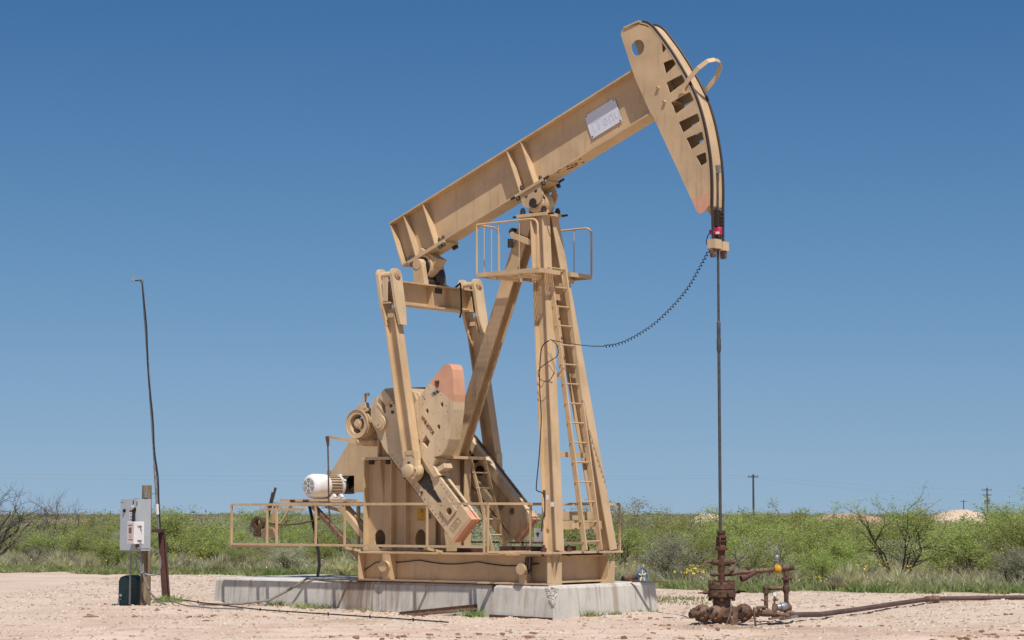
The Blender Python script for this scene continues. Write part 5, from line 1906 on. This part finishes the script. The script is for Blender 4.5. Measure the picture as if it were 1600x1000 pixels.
CC = local_thing("control_cabinet", "tall grey steel control cabinet fixed to the wooden post", "control box", PR - 0.13, PD_ - 0.26, zc)
ROT = Matrix.Rotation(-YAW, 3, 'Z')         # box turned square to the machine
def cab(mb):
    mb.v = [tuple(ROT @ Vector(p)) for p in mb.v]
    return mb
mb = MB()
mb.box((-0.21, -0.16, 0.935), (0.21, 0.14, 1.805))
make("cabinet_shell", cab(mb), GREY, CC)
mb = MB()
mb.box((-0.205, -0.176, 0.945), (0.20, -0.1605, 1.795))
DR = make("cabinet_door", cab(mb), GREY, CC)
mb = MB()
mb.box((-0.195, -0.179, 1.745), (-0.12, -0.177, 1.775))
make("maker_badge", cab(mb), TEAL, DR)
mb = MB()
mb.box((-0.182, -0.180, 1.755), (-0.132, -0.1792, 1.765))
make("badge_line", cab(mb), WHITE, DR)
mb = MB()
mb.cyl((-0.09, -0.177, 1.61), (-0.09, -0.20, 1.61), 0.028, n=12)
mb.bar((-0.10, -0.205, 1.585), (-0.08, -0.205, 1.635), 0.014, 0.012, (0, 1, 0))
make("selector_switch", cab(mb), BLACK, DR)
mb = MB()
mb.box((0.03, -0.179, 1.47), (0.105, -0.177, 1.585))
make("warning_label", cab(mb), WHITE, DR)
mb = MB()
mb.box((0.033, -0.181, 1.585), (0.102, -0.177, 1.618))
make("warning_header", cab(mb), REDINK, DR)
for k in range(4):
    mb = MB()
    mb.box((0.045, -0.1805, 1.565 - k * 0.024), (0.092 - 0.012 * (k % 2), -0.1792, 1.556 - k * 0.024))
    make("label_print", cab(mb), INK, DR)
mb = MB()
mb.box((0.08, -0.18, 1.66), (0.14, -0.177, 1.70))
make("small_label", cab(mb), WHITE, DR)
mb = MB()
mb.bar((0.155, -0.20, 1.63), (0.18, -0.215, 1.42), 0.03, 0.04, (0, 1, 0))
mb.bar((0.13, -0.185, 1.78), (0.13, -0.185, 1.72), 0.01, 0.012, (0, 1, 0))
mb.box((0.145, -0.19, 1.60), (0.195, -0.177, 1.66))
make("disconnect_handle", cab(mb), BLACK, DR)
for z in (1.0, 1.74):
    mb = MB()
    mb.box((0.2, -0.182, z - 0.03), (0.216, -0.165, z + 0.03))
    make("hinge", cab(mb), GALV, DR)
mb = MB()
mb.box((-0.06, -0.02, 1.805), (0.03, 0.05, 1.815))
make("conduit_cap", cab(mb), GALV, CC)
mb = MB()
mb.cyl((-0.07, -0.05, 0.935), (-0.075, -0.05, 0.02), 0.018, n=8)
mb.cyl((0.10, 0.02, 0.935), (0.12, 0.02, 0.55), 0.014, n=8)
make("conduit", cab(mb), GALV, CC, True)

WBX = local_thing("drive_controller", "small white controller box in front of the grey cabinet", "control box", PR - 0.05, PD_ - 0.72, zc)
mb = MB()
mb.box((-0.09, -0.12, 1.055), (0.09, 0.10, 1.425))
make("box_shell", cab(mb), WHITE, WBX, bevel=0.004)
mb = MB()
mb.box((-0.084, -0.124, 1.065), (0.084, -0.1205, 1.415))
FP = make("front_panel", cab(mb), PINKW, WBX)
mb = MB()
mb.box((-0.04, -0.127, 1.235), (0.03, -0.1245, 1.33))
make("display_screen", cab(mb), plain("lcd_screen", (0.13, 0.115, 0.08), 0.1, 10, 0.3), FP)
for (x0, x1, z) in ((-0.06, 0.05, 1.36), (-0.045, 0.06, 1.12)):
    mb = MB()
    mb.box((x0, -0.1265, z), (x1, -0.1245, z + 0.012))
    make("panel_print", cab(mb), INK, FP)
mb = MB()
mb.prism([circ(0, 1.185, 0.026, 14)], lambda a, b, t_: V(a, t_, b), -0.1265, -0.1245)
make("keypad", cab(mb), plain("pink_keypad", (0.55, 0.30, 0.32), 0.1, 10, 0.5), FP)
for z in (1.34, 1.10):
    mb = MB()
    mb.box((0.0905, -0.05, z), (0.098, 0.04, z + 0.02))
    mb.bar((0.10, 0.0, z), (0.105, 0.03, z - 0.07), 0.012, 0.01)
    make("latch", cab(mb), GALV, WBX)
mb = MB()
mb.cyl((0.03, 0.0, 1.055), (0.03, 0.0, 1.0), 0.03, n=10)
make("cable_gland", cab(mb), REDOX, WBX)
mb = MB()
P0 = [(0.02, -0.02, 1.01), (0.06, -0.02, 0.985), (0.16, 0.02, 0.975), (0.26, 0.08, 0.97), (0.34, 0.15, 0.92), (0.38, 0.2, 0.80), (0.375, 0.22, 0.65), (0.32, 0.22, 0.55), (0.22, 0.22, 0.53), (0.1, 0.25, 0.56), (-0.02, 0.3, 0.62), (-0.06, 0.3, 0.80)]
mb.tube(smooth3(P0), 0.014, 8)
make("flexible_conduit", mb, GALV, WBX, True)
mb = MB()
mb.tube([(0.04, 0.46, 0.90), (0.045, 0.46, 0.62), (0.08, 0.46, 0.42), (0.18, 0.47, 0.22), (0.32, 0.55, 0.06), (0.42, 0.65, 0.02)], 0.017, 8)
make("flexible_conduit", mb, HOSE, WBX, True)

t = local_thing("steel_bracket_post", "red-brown steel channel post with side arm right of the cabinet", "post", -6.10, 38.6, gz(38.6))
mb = MB()
mb.bar((0.03, -0.03, -0.05), (-0.085, -0.03, 1.26), 0.012, 0.10, (1, 0, 0))
mb.bar((0.085, -0.03, -0.05), (-0.03, -0.03, 1.26), 0.10, 0.012, (1, 0, 0))
mb.bar((-0.025, -0.03, -0.05), (-0.14, -0.03, 1.26), 0.10, 0.012, (1, 0, 0))
make("channel", mb, REDOX, t)
mb = MB()
mb.bar((-0.08, -0.03, 1.235), (-0.16, -1.6, 1.235), 0.06, 0.055)
make("side_arm", mb, REDOX, t)
t = local_thing("antenna_mast", "thin leaning galvanised antenna mast with a black cable taped along it", "antenna", -6.20, 38.75, gz(38.6))
mb = MB()
tp = V(-0.43, 0.05, 5.72)
mb.cyl((0.05, 0, -0.05), (0.05 + (tp.x - 0.05) * 0.42, 0.02, 2.40), 0.030, n=10)
mb.cyl((0.05 + (tp.x - 0.05) * 0.42, 0.02, 2.40), tp, 0.021, n=10)
make("mast_tube", mb, GALV, t, True)
mb = MB()
q = []
for i in range(26):
    k = i / 25
    z = 1.1 + 4.55 * k
    x = 0.05 + (tp.x - 0.05) * (z / 5.72)
    wob = 0.018 + 0.014 * math.sin(k * 17) + (0.045 * math.exp(-((z - 2.2) / 0.35) ** 2))
    q.append((x + wob, -0.03, z))
q += [(tp.x - 0.04, 0, 5.70), (tp.x - 0.12, 0, 5.69)]
q = [(0.10, -0.05, 1.0), (0.02, -0.05, 0.88), (-0.12, -0.1, 0.80)][::-1] + q
mb.tube(q, 0.0115, 6)
make("coax_cable", mb, BLACK, t, True)
mb = MB()
mb.cyl((tp.x + 0.02, 0.05, tp.z - 0.02), (tp.x - 0.20, 0.05, tp.z + 0.0), 0.012, n=6)
for k in range(4):
    x = tp.x - 0.03 - k * 0.05
    mb.cyl((x, 0.0, tp.z - 0.05 + k * 0.004), (x, 0.1, tp.z + 0.05 + k * 0.004), 0.008, n=5)
mb.cyl((tp.x - 0.19, 0.05, tp.z - 0.05), (tp.x - 0.19, 0.05, tp.z + 0.06), 0.008, n=5)
make("yagi_head", mb, GALV, t)
mb = MB()
mb.cyl((-0.075, -0.005, 1.52), (-0.085, -0.005, 1.70), 0.036, n=10)
make("coupling_sleeve", mb, WHITE, t, True)

t = local_thing("cable_pedestal", "dark green plastic utility pedestal on the ground beside the wooden post", "utility box", -6.52, 37.5, zc)
mb = MB()
prof = [(-0.19, -0.03), (0.19, -0.03), (0.19, 0.42), (0.15, 0.475), (0.06, 0.51), (-0.06, 0.51), (-0.15, 0.475), (-0.19, 0.42)]
mb.prism([prof], lambda a, b, t_: V(a, t_, b), -0.10, 0.14)
def turn(mb, ang):
    R_ = Matrix.Rotation(ang, 3, 'Z')
    mb.v = [tuple(R_ @ Vector(p)) for p in mb.v]
    return mb
make("pedestal_body", turn(mb, -0.35), GREEN, t, bevel=0.012)
mb = MB()
mb.prism([[(-0.17, 0.02), (0.02, 0.02), (0.02, 0.44), (-0.04, 0.485), (-0.14, 0.45), (-0.17, 0.41)]], lambda a, b, t_: V(a, t_, b), -0.118, -0.102)
LID = make("cover", turn(mb, -0.35), plain("green_cover", (0.022, 0.075, 0.072), 0.2, 6, 0.4), t)
mb = MB()
mb.box((-0.15, -0.122, 0.15), (-0.11, -0.119, 0.19))
make("print_mark", turn(mb, -0.35), WHITE, LID)
mb = MB()
mb.cyl((-0.16, -0.13, 0.0), (-0.16, -0.13, 0.11), 0.014, n=6)
mb.cyl((-0.16, -0.13, 0.10), (-0.10, -0.13, 0.11), 0.014, n=6)
make("ground_clamp", turn(mb, -0.35), GALV, t)

# ------------------------------------------------------------------ utility poles and wires
def upole(label, r, d, h, arms, extra=False):
    t = local_thing("utility_pole", label, "utility pole", r, d, 0.1)
    mb = MB()
    mb.cyl((0, 0, 0), (0, 0, h), 0.22, 0.17, n=8)
    make("pole", mb, POLEW, t, True)
    for z, w in arms:
        mb = MB()
        mb.bar((-w, 0.2, z), (w, 0.2, z), 0.16, 0.18)
        make("crossarm", mb, POLEW, t)
        for k in (-1, -0.4, 0.4, 1):
            mb = MB()
            mb.cyl((k * w * 0.92, 0.2, z + 0.09), (k * w * 0.92, 0.2, z + 0.36), 0.07, n=6)
            make("insulator", mb, GALV, t)
    if extra:
        for x in (-0.45, 0.45):
            mb = MB()
            mb.cyl((x, -0.1, h - 4.3), (x, -0.1, h - 3.2), 0.32, n=10)
            make("transformer", mb, GALV, t, True)
upole("plain dark utility pole with one crossarm in the middle distance", 376 / 3400 * 420, 420, 9.1, [(8.6, 1.0)])
upole("dark utility pole with two crossarms and a transformer beyond the sand mound", 740 / 3400 * 560, 560, 8.2, [(7.6, 1.3), (6.3, 1.15)], True)
upole("tiny far utility pole half hidden behind the sand mound", 703 / 3400 * 900, 900, 7.2, [(6.6, 1.4)])
for k, (z0, z1, z2) in enumerate(((8.95, 9.0, 7.9), (8.5, 8.55, 6.6))):
    mb = MB()
    pts = []
    nodes = [S(-150, 360, z0 + 0.2), S(46.4, 420, z1), S(121.9, 560, z2), S(260, 800, z2)]
    for a, b in zip(nodes, nodes[1:]):
        for i in range(12):
            s_ = i / 12
            p = a.lerp(b, s_)
            p.z -= 4 * s_ * (1 - s_) * (0.7 + 0.3 * k)
            pts.append(p)
    mb.tube(pts, 0.012, 4)
    tag(make("power_line", mb, GALV), ["thin upper overhead power line strung across the horizon", "thin lower overhead power line strung across the horizon"][k], "wire")

# ------------------------------------------------------------------ sand mounds on the horizon
def mound(label, r, d, w, dep, h, mat, seed):
    rs = np.random.default_rng(seed)
    n, m = 26, 9
    vs, fs = [], []
    hs = [max(0.0, (1 - abs(2 * i / n - 1) ** 2.6)) * (0.93 + 0.07 * rs.random()) for i in range(n + 1)]
    for j in range(m + 1):
        y = (j / m - 0.5) * 2
        for i in range(n + 1):
            x = (i / n - 0.5) * w
            z = h * hs[i] * max(0, 1 - y * y) ** 0.7 + rs.normal(0, 0.006 * h)
            vs.append(S(r + x, d + y * dep / 2, 0.05 + z))
    for j in range(m):
        for i in range(n):
            a = j * (n + 1) + i
            fs.append((a, a + 1, a + n + 2, a + n + 1))
    mb = MB()
    mb.add(vs, fs)
    o = make("sand_mound", mb, mat, None, True)
    tag(o, label, "mound")
mound("broad pale sand mound on the horizon at right", 697 / 3400 * 190, 190, 7.4, 7, 1.98, MOUND, 3)
mound("low reddish soil bank on the horizon left of the pale mound", 520 / 3400 * 200, 200, 10.5, 7, 1.62, MOUND2, 4)
mound("small pale sand bank on the horizon just right of the rod", 305 / 3400 * 210, 210, 4.6, 5, 1.66, MOUND, 5)
mound("low pinkish dirt bank behind the bare shrubs at left", -700 / 3400 * 150, 150, 8.0, 5, 1.25, MOUND2, 6)

# ------------------------------------------------------------------ vegetation
def bush_mesh(seed, h, spread, nst, leafn, lsize, leafy=1.0, depth=3, wander=0.35, rad=1.0):
    """returns (branch MB, leaf verts, leaf faces)"""
    rs = random.Random(seed)
    mb = MB()
    tips = []
    def grow(p, d, L, r, lev):
        n = 3
        pts, rs_ = [p], [r]
        for i in range(n):
            d = (d + V(rs.gauss(0, wander), rs.gauss(0, wander), rs.gauss(0.05, wander * 0.6)) * 0.5).normalized()
            p = p + d * (L / n)
            pts.append(p)
            rs_.append(r * (1 - 0.55 * (i + 1) / n))
            if lev >= 1:
                tips.append((p, lev))
        mb.tube(pts, r, 4 if lev < 2 else 3, rs_)
        if lev < depth:
            k = rs.choice((2, 3, 3)) if lev else rs.choice((3, 4))
            for j in range(k):
                q = pts[rs.choice((1, 2, 3))] if j else pts[-1]
                nd = (d + V(rs.gauss(0, 0.75), rs.gauss(0, 0.75), rs.gauss(0.12, 0.45))).normalized()
                grow(q, nd, L * rs.uniform(0.5, 0.8), r * 0.5, lev + 1)
    for i in range(nst):
        a = 2 * math.pi * (i + rs.uniform(-0.3, 0.3)) / nst
        tilt = rs.uniform(0.25, 0.9) * spread
        d = V(math.cos(a) * tilt, math.sin(a) * tilt, 1).normalized()
        grow(V(math.cos(a) * 0.05, math.sin(a) * 0.05, -0.05), d, h * rs.uniform(0.40, 0.55), (0.014 + 0.011 * h) * rad, 0)
    zs = max(p[2] for p in mb.v)
    k = h / zs
    mb.v = [(x * k, y * k, z * k) for x, y, z in mb.v]
    if not leafn:
        return mb, None, None
    T = np.array([tuple(p * k) for p, l in tips if rs.random() < leafy])
    g_ = np.random.default_rng(seed)
    c = T[g_.integers(0, len(T), leafn)] + g_.normal(0, 0.075, (leafn, 3)) * np.array([1, 1, 0.8])
    c[:, 2] = np.abs(c[:, 2]) + 0.03
    d = g_.normal(0, 1, (leafn, 3))
    d[:, 2] *= 0.6
    d /= np.linalg.norm(d, axis=1)[:, None]
    e = np.cross(d, g_.normal(0, 1, (leafn, 3)))
    e /= np.linalg.norm(e, axis=1)[:, None]
    s = lsize * g_.uniform(0.6, 1.3, leafn)[:, None]
    P = np.stack([c - d * s, c + e * s * 0.32, c + d * s, c - e * s * 0.32], 1)
    Fq = np.arange(leafn * 4).reshape(-1, 4)
    return mb, P.reshape(-1, 3), Fq

class Proto:
    def __init__(s, name, seed, h, spread, nst, leafn, lsize, lm, bm_, leafy=1.0, depth=3, wander=0.35, rad=1.0):
        mb, P, Fq = bush_mesh(seed, h, spread, nst, leafn, lsize, leafy, depth, wander, rad)
        s.h = h
        s.name = name
        s.st = make("stems", mb, bm_, None, True)
        s.lf = raw_mesh("foliage", P, Fq, lm) if P is not None else None
        s.fresh = True
    def place(s, name, label, cat, r, d, sc, rz, group=None, z=None, sz=None):
        e = bpy.data.objects.new(name, None)
        COL.objects.link(e)
        e.location = S(r, d, gz(d) if z is None else z)
        e.rotation_euler = (0, 0, rz)
        e.scale = (sc, sc, sc if sz is None else sz)
        tag(e, label, cat, group)
        for o in (s.st, s.lf):
            if o is None:
                continue
            q = o if s.fresh else o.copy()
            if not s.fresh:
                COL.objects.link(q)
            q.parent = e
        s.fresh = False
        return e

protos = []
for i in range(9):
    protos.append(Proto("mesquite_bush", 100 + i, 1.7, (0.9, 1.2, 1.0)[i % 3], 7 + i % 3, 8500, 0.030, LEAF if i % 4 != 3 else LEAF2, BARK if i % 2 else GBARK, 1.0, 3))
wispy = [Proto("mesquite_bush", 140 + i, 1.9, 1.0, 5, 5200, 0.028, LEAF, BARK, 0.7, 3) for i in range(3)]
grey = [Proto("dry_shrub", 160 + i, 1.3, 1.2, 12, 5200, 0.024, LEAF2, GBARK, 0.9, 3) for i in range(3)]
big_m = Proto("mesquite_bush", 211, 2.05, 1.0, 6, 6200, 0.022, LEAF, BARK, 0.85, 3, 0.30)
bare_a = Proto("bare_shrub", 301, 3.05, 0.75, 10, 0, 0.05, LEAF, GBARK, 0, 5, 0.36, 1.7)
bare_b = Proto("bare_shrub", 302, 2.75, 0.6, 9, 0, 0.05, LEAF, GBARK, 0, 5, 0.36, 1.7)

# singled-out shrubs
big_m.place("mesquite_bush", "open mesquite with dark forked stems standing alone right of the wellhead", "bush", 8.75, 49.8, 1.10, 0.6)
bare_a.place("bare_shrub", "leafless grey shrub cut by the left picture edge", "shrub", -15.7, 66.0, 1.0, 0.4)
bare_b.place("bare_shrub", "leafless grey shrub with upright twigs left of the control cabinet", "shrub", -14.6, 69.0, 0.86, 2.0)
wispy[0].place("mesquite_bush", "tall wispy mesquite at the right picture edge", "bush", 12.2, 51.5, 1.22, 1.0)

regions = [(-999, 95, "below the bare shrubs at left"), (95, 185, "just left of the grey cabinet"), (185, 300, "behind the cabinet and mast"), (300, 430, "between the mast and the motor"),
           (430, 560, "beneath the white motor"), (560, 740, "behind the gearbox pedestal"), (740, 870, "behind the small ladder"), (870, 975, "behind the post legs"), (975, 1080, "between the slab and the wellhead"),
           (1080, 1180, "behind the wellhead"), (1180, 1270, "behind the yellow valve"), (1270, 1340, "left of the lone mesquite"), (1340, 1450, "around the lone mesquite"), (1450, 1530, "below the pale sand mound"), (1530, 9999, "at the right picture edge")]
def region(r, d):
    a = 800 + 3400 * r / d
    for lo, hi, nm in regions:
        if lo <= a < hi:
            return nm
    return regions[-1][2]
def row(back):
    return "front" if back < 3.5 else "middle" if back < 13 else "rear"

placed = [(8.75, 49.8, 0.8), (-15.7, 66.0, 1.0), (-14.6, 69.0, 1.0)]
def spot_ok(r, d, rad):
    for (a, b, c) in placed:
        if (a - r) ** 2 + (b - d) ** 2 < (rad * c) ** 2:
            return False
    return True
vr = random.Random(5)
n = 0
tries = 0
while n < 290 and tries < 9000:
    tries += 1
    back = vr.random() ** 1.5 * 40
    r = vr.uniform(-21, 20)
    e_ = float(edge_d(r))
    d = e_ + 2.1 + back
    if abs(r) > d * 0.235 + 3.0:
        continue
    if not spot_ok(r, d, 1.05 + 0.012 * back):
        continue
    if back < 7 and abs(r - 8.75) < 1.5 and d < 50:
        continue
    front = back < 4
    u = vr.random()
    nm = region(r, d)
    if u < 0.64:
        p = vr.choice(protos)
        lab, cat, nme = "leafy yellow-green mesquite bush in the %s row %s" % (row(back), nm), "bush", "mesquite_bush"
        grp = "leafy mesquite bushes, %s row, %s" % (row(back), nm)
    elif u < 0.80:
        p = vr.choice(wispy)
        lab, cat, nme = "thin open dark-stemmed mesquite bush in the %s row %s" % (row(back), nm), "bush", "mesquite_bush"
        grp = "thin mesquite bushes, %s row, %s" % (row(back), nm)
    else:
        p = vr.choice(grey)
        lab, cat, nme = "low dry grey-green shrub in the %s row %s" % (row(back), nm), "shrub", "dry_shrub"
        grp = "dry shrubs, %s row, %s" % (row(back), nm)
    target = vr.uniform(0.6, 1.1) if front else vr.uniform(0.85, 1.45)
    if vr.random() < 0.20 and not front:
        target *= 1.35
    if nme == "dry_shrub":
        target *= 0.72
    sc = target / p.h
    p.place(nme, lab, cat, r, d, sc * vr.uniform(1.05, 1.3), vr.uniform(0, 6.28), grp, None, sc)
    placed.append((r, d, 1.0))
    n += 1

# spiky grass clumps along the scrub edge
def clump_mesh(seed, n, h, w):
    g_ = np.random.default_rng(seed)
    a = g_.uniform(0, 6.283, n)
    tilt = g_.uniform(0.1, 0.85, n)
    L = h * g_.uniform(0.6, 1.1, n)
    d = np.stack([np.cos(a) * np.sin(tilt), np.sin(a) * np.sin(tilt), np.cos(tilt)], 1)
    sd_ = np.stack([-np.sin(a), np.cos(a), 0 * a], 1) * 0.012
    b = np.stack([np.cos(a), np.sin(a), 0 * a], 1) * g_.uniform(0, w, n)[:, None]
    mid = b + d * L[:, None] * 0.55
    tip = b + d * L[:, None] - np.array([0, 0, 1]) * (L * tilt * 0.22)[:, None]
    P = np.stack([b - sd_, b + sd_, mid + sd_ * 0.8, tip, mid - sd_ * 0.8], 1)
    Fq = np.concatenate([np.stack([np.arange(n) * 5 + k for k in (0, 1, 2, 4)], 1), np.stack([np.arange(n) * 5 + k for k in (4, 2, 3, 3)], 1)])
    return P.reshape(-1, 3), Fq
def clump_obj(seed, n, h, w, mat):
    g_ = np.random.default_rng(seed)
    P, _ = clump_mesh(seed, n, h, w)
    m = len(P) // 5
    q = np.arange(m)[:, None] * 5
    tri = np.concatenate([q + np.array([[0, 1, 2]]), q + np.array([[0, 2, 4]]), q + np.array([[4, 2, 3]])])
    return raw_mesh("grass_clump", P, tri, mat)
cl = [clump_obj(400 + i, 260, 0.55, 0.06, DRYG) for i in range(3)]
first_used = [False] * 3
cn = 0
for k in range(34):
    r = vr.uniform(-14, 11)
    if k < 5:
        r = (-2.9, -3.6, -4.1, -8.6, -12.0)[k]
    d = float(edge_d(r)) + vr.uniform(0.5, 2.6)
    i = k % 3
    o = cl[i] if not first_used[i] else cl[i].copy()
    if first_used[i]:
        COL.objects.link(o)
    first_used[i] = True
    o.location = S(r, d, gz(d))
    o.rotation_euler = (0, 0, vr.uniform(0, 6.28))
    s_ = vr.uniform(0.55, 1.15)
    o.scale = (s_, s_, s_)
    nm = region(r, d)
    tag(o, "pale spiky grass clump at the scrub edge " + nm, "grass clump", "spiky grass clumps " + nm)

# low weeds and grass along the edge of the pad (nobody could count them)
def weeds(name, n, fr, fd, h0, h1, w, mat, label, cat):
    r = fr(n)
    d = fd(r, n)
    n = len(r)
    h = rng.uniform(h0, h1, n)
    a = rng.uniform(0, 6.283, n)
    x = CAM.x + cA * r - sA * d
    y = CAM.y + sA * r + cA * d
    z = gz_np(d) + relief(r, d) - 0.01
    lean = rng.normal(0, 0.75, (n, 2)) * h[:, None]
    sx, sy = np.cos(a) * w, np.sin(a) * w
    b0 = np.stack([x - sx, y - sy, z], 1)
    b1 = np.stack([x + sx, y + sy, z], 1)
    t0 = np.stack([x + lean[:, 0], y + lean[:, 1], z + h], 1)
    P = np.stack([b0, b1, t0], 1).reshape(-1, 3)
    o = raw_mesh(name, P, np.arange(n * 3).reshape(-1, 3), mat, kind="stuff")
    tag(o, label, cat)
weeds("weeds", 70000, lambda n: rng.uniform(-19, 17, n), lambda r, n: edge_d(r) - 0.3 + np.abs(rng.normal(0, 1, n)) * 3.4 + (vnoise(r * 1.3, r * 0 + 3, 4) - 0.5) * 2.2 + (vnoise(r * 4.1, r * 0 + 9, 6) - 0.5) * 0.8, 0.04, 0.20, 0.022, WEED,
      "low green weeds along the far edge of the pad", "weeds")
weeds("dry_weeds", 60000, lambda n: rng.uniform(-19, 17, n), lambda r, n: edge_d(r) + 0.8 + 34 * rng.random(n) ** 1.1, 0.10, 0.42, 0.014, DRYG,
      "dry straw grass standing among the bushes", "grass")
def tuft(name, r0, d0, sr, sdp, n, h, label, mat=WEED, z0=None):
    weeds(name, n, lambda n: rng.normal(r0, sr, n), lambda r, n: rng.normal(d0, sdp, n), h * 0.4, h, 0.012, mat, label, "weeds")
def site(u, v):
    a, b = u - CAM.x, v - CAM.y
    return cA * a + sA * b, -sA * a + cA * b
tuft("weed_patch", -6.0, 38.3, 0.14, 0.12, 200, 0.17, "small green weed patch at the foot of the steel bracket post")
for (u, v, a, n, h, lab) in ((-5.78, -1.08, 0.10, 60, 0.13, "small weed patch at the slab foot left of the draped hose"), (-5.05, -1.10, 0.17, 170, 0.15, "green weed patch at the slab foot under the draped hose"),
                             (-4.68, -1.08, 0.09, 60, 0.12, "small weed patch at the slab foot right of the draped hose"), (-3.66, -1.08, 0.09, 40, 0.10, "tiny weed tuft at the slab foot by the rusty stain"),
                             (-1.35, -1.16, 0.10, 150, 0.17, "weeds sprouting beside the top of the steel angle"), (0.22, -0.22, 0.09, 110, 0.15, "weed tuft against the right face of the front block"),
                             (0.23, 0.42, 0.12, 60, 0.09, "thin weeds below the rust streak on the front block"), (0.23, 1.2, 0.2, 50, 0.08, "sparse weeds along the foot of the slab's right end")):
    r_, d_ = site(u, v)
    tuft("weed_patch", r_, d_, a, 0.06, n, h, lab)
tuft("weed_patch", 2.9, 38.5, 0.35, 0.5, 420, 0.10, "green weed patch on the gravel behind the foundation's right end")
# flowers
def flowers(name, spots, mat, label, size):
    P = []
    for (r0, d0, sr, sd2, n, zlo, zhi) in spots:
        r = rng.normal(r0, sr, n)
        d = rng.normal(d0, sd2, n)
        z = gz_np(d) + rng.uniform(zlo, zhi, n)
        c = np.stack([CAM.x + cA * r - sA * d, CAM.y + sA * r + cA * d, z], 1)
        for q in range(2):
            a = rng.normal(0, 1, (n, 3))
            a /= np.linalg.norm(a, axis=1)[:, None]
            b = np.cross(a, rng.normal(0, 1, (n, 3)))
            b /= np.linalg.norm(b, axis=1)[:, None]
            P.append(np.stack([c - a * size, c + b * size, c + a * size, c - b * size], 1).reshape(-1, 3))
    P = np.concatenate(P)
    o = raw_mesh(name, P, np.arange(len(P)).reshape(-1, 4), mat, kind="stuff")
    tag(o, label, "flowers")
flowers("yellow_flowers", [(6.75, 44.6, 0.35, 0.4, 60, 0.15, 0.32), (3.8, 45.5, 0.18, 0.3, 50, 0.25, 0.45), (7.5, 45.5, 0.3, 0.3, 26, 0.3, 0.55), (8.4, 46.5, 0.3, 0.3, 14, 0.2, 0.4), (10.8, 47.0, 0.3, 0.4, 22, 0.4, 0.8), (2.4, 46.0, 0.3, 0.3, 12, 0.3, 0.5),
        (-8.8, 56.4, 0.6, 0.5, 40, 0.3, 0.6), (-12.0, 58.5, 1.5, 0.6, 26, 0.1, 0.4), (-4.5, 54.2, 0.6, 0.5, 14, 0.2, 0.5)], FLOWER, "yellow wildflowers along the scrub edge", 0.022)
flowers("white_flowers", [(4.5, 44.5, 1.6, 0.7, 30, 0.05, 0.25), (8.5, 43.4, 1.5, 0.5, 26, 0.05, 0.25), (-5, 54.3, 2.0, 0.6, 30, 0.1, 0.4)], WFLOWER, "white wildflowers among the weeds", 0.016)

# far scrub that reads as one mass
def far_scrub():
    P = []
    g_ = np.random.default_rng(77)
    n = 4600
    d = 78 + 1300 * g_.random(n) ** 2.3
    r = g_.uniform(-1, 1, n) * (d * 0.27 + 4)
    h = g_.uniform(0.6, 1.2, n) * (1 + 0.9 * g_.random(n) * (g_.random(n) < 0.22)) * (1 + d / 2500)
    for i in range(n):
        m = 260 if d[i] < 170 else 110
        c = g_.normal(0, 1, (m, 3))
        c /= np.linalg.norm(c, axis=1)[:, None]
        c *= (g_.random(m) ** 0.45)[:, None]
        w = h[i] * g_.uniform(0.8, 1.4)
        x, y, z = c[:, 0] * w, c[:, 1] * w, (c[:, 2] * 0.5 + 0.42) * h[i]
        s = 0.032 + 0.00026 * d[i]
        base = np.stack([CAM.x + cA * r[i] - sA * d[i] + x, CAM.y + sA * r[i] + cA * d[i] + y, 0.1 + z], 1)
        a = g_.normal(0, s, (m, 3))
        b = g_.normal(0, s, (m, 3))
        P.append(np.stack([base, base + a, base + b], 1).reshape(-1, 3))
    P = np.concatenate(P)
    o = raw_mesh("far_scrub", P, np.arange(len(P)).reshape(-1, 3), LEAF3, kind="stuff")
    tag(o, "distant grey-green scrub stretching to the horizon", "scrub")
far_scrub()
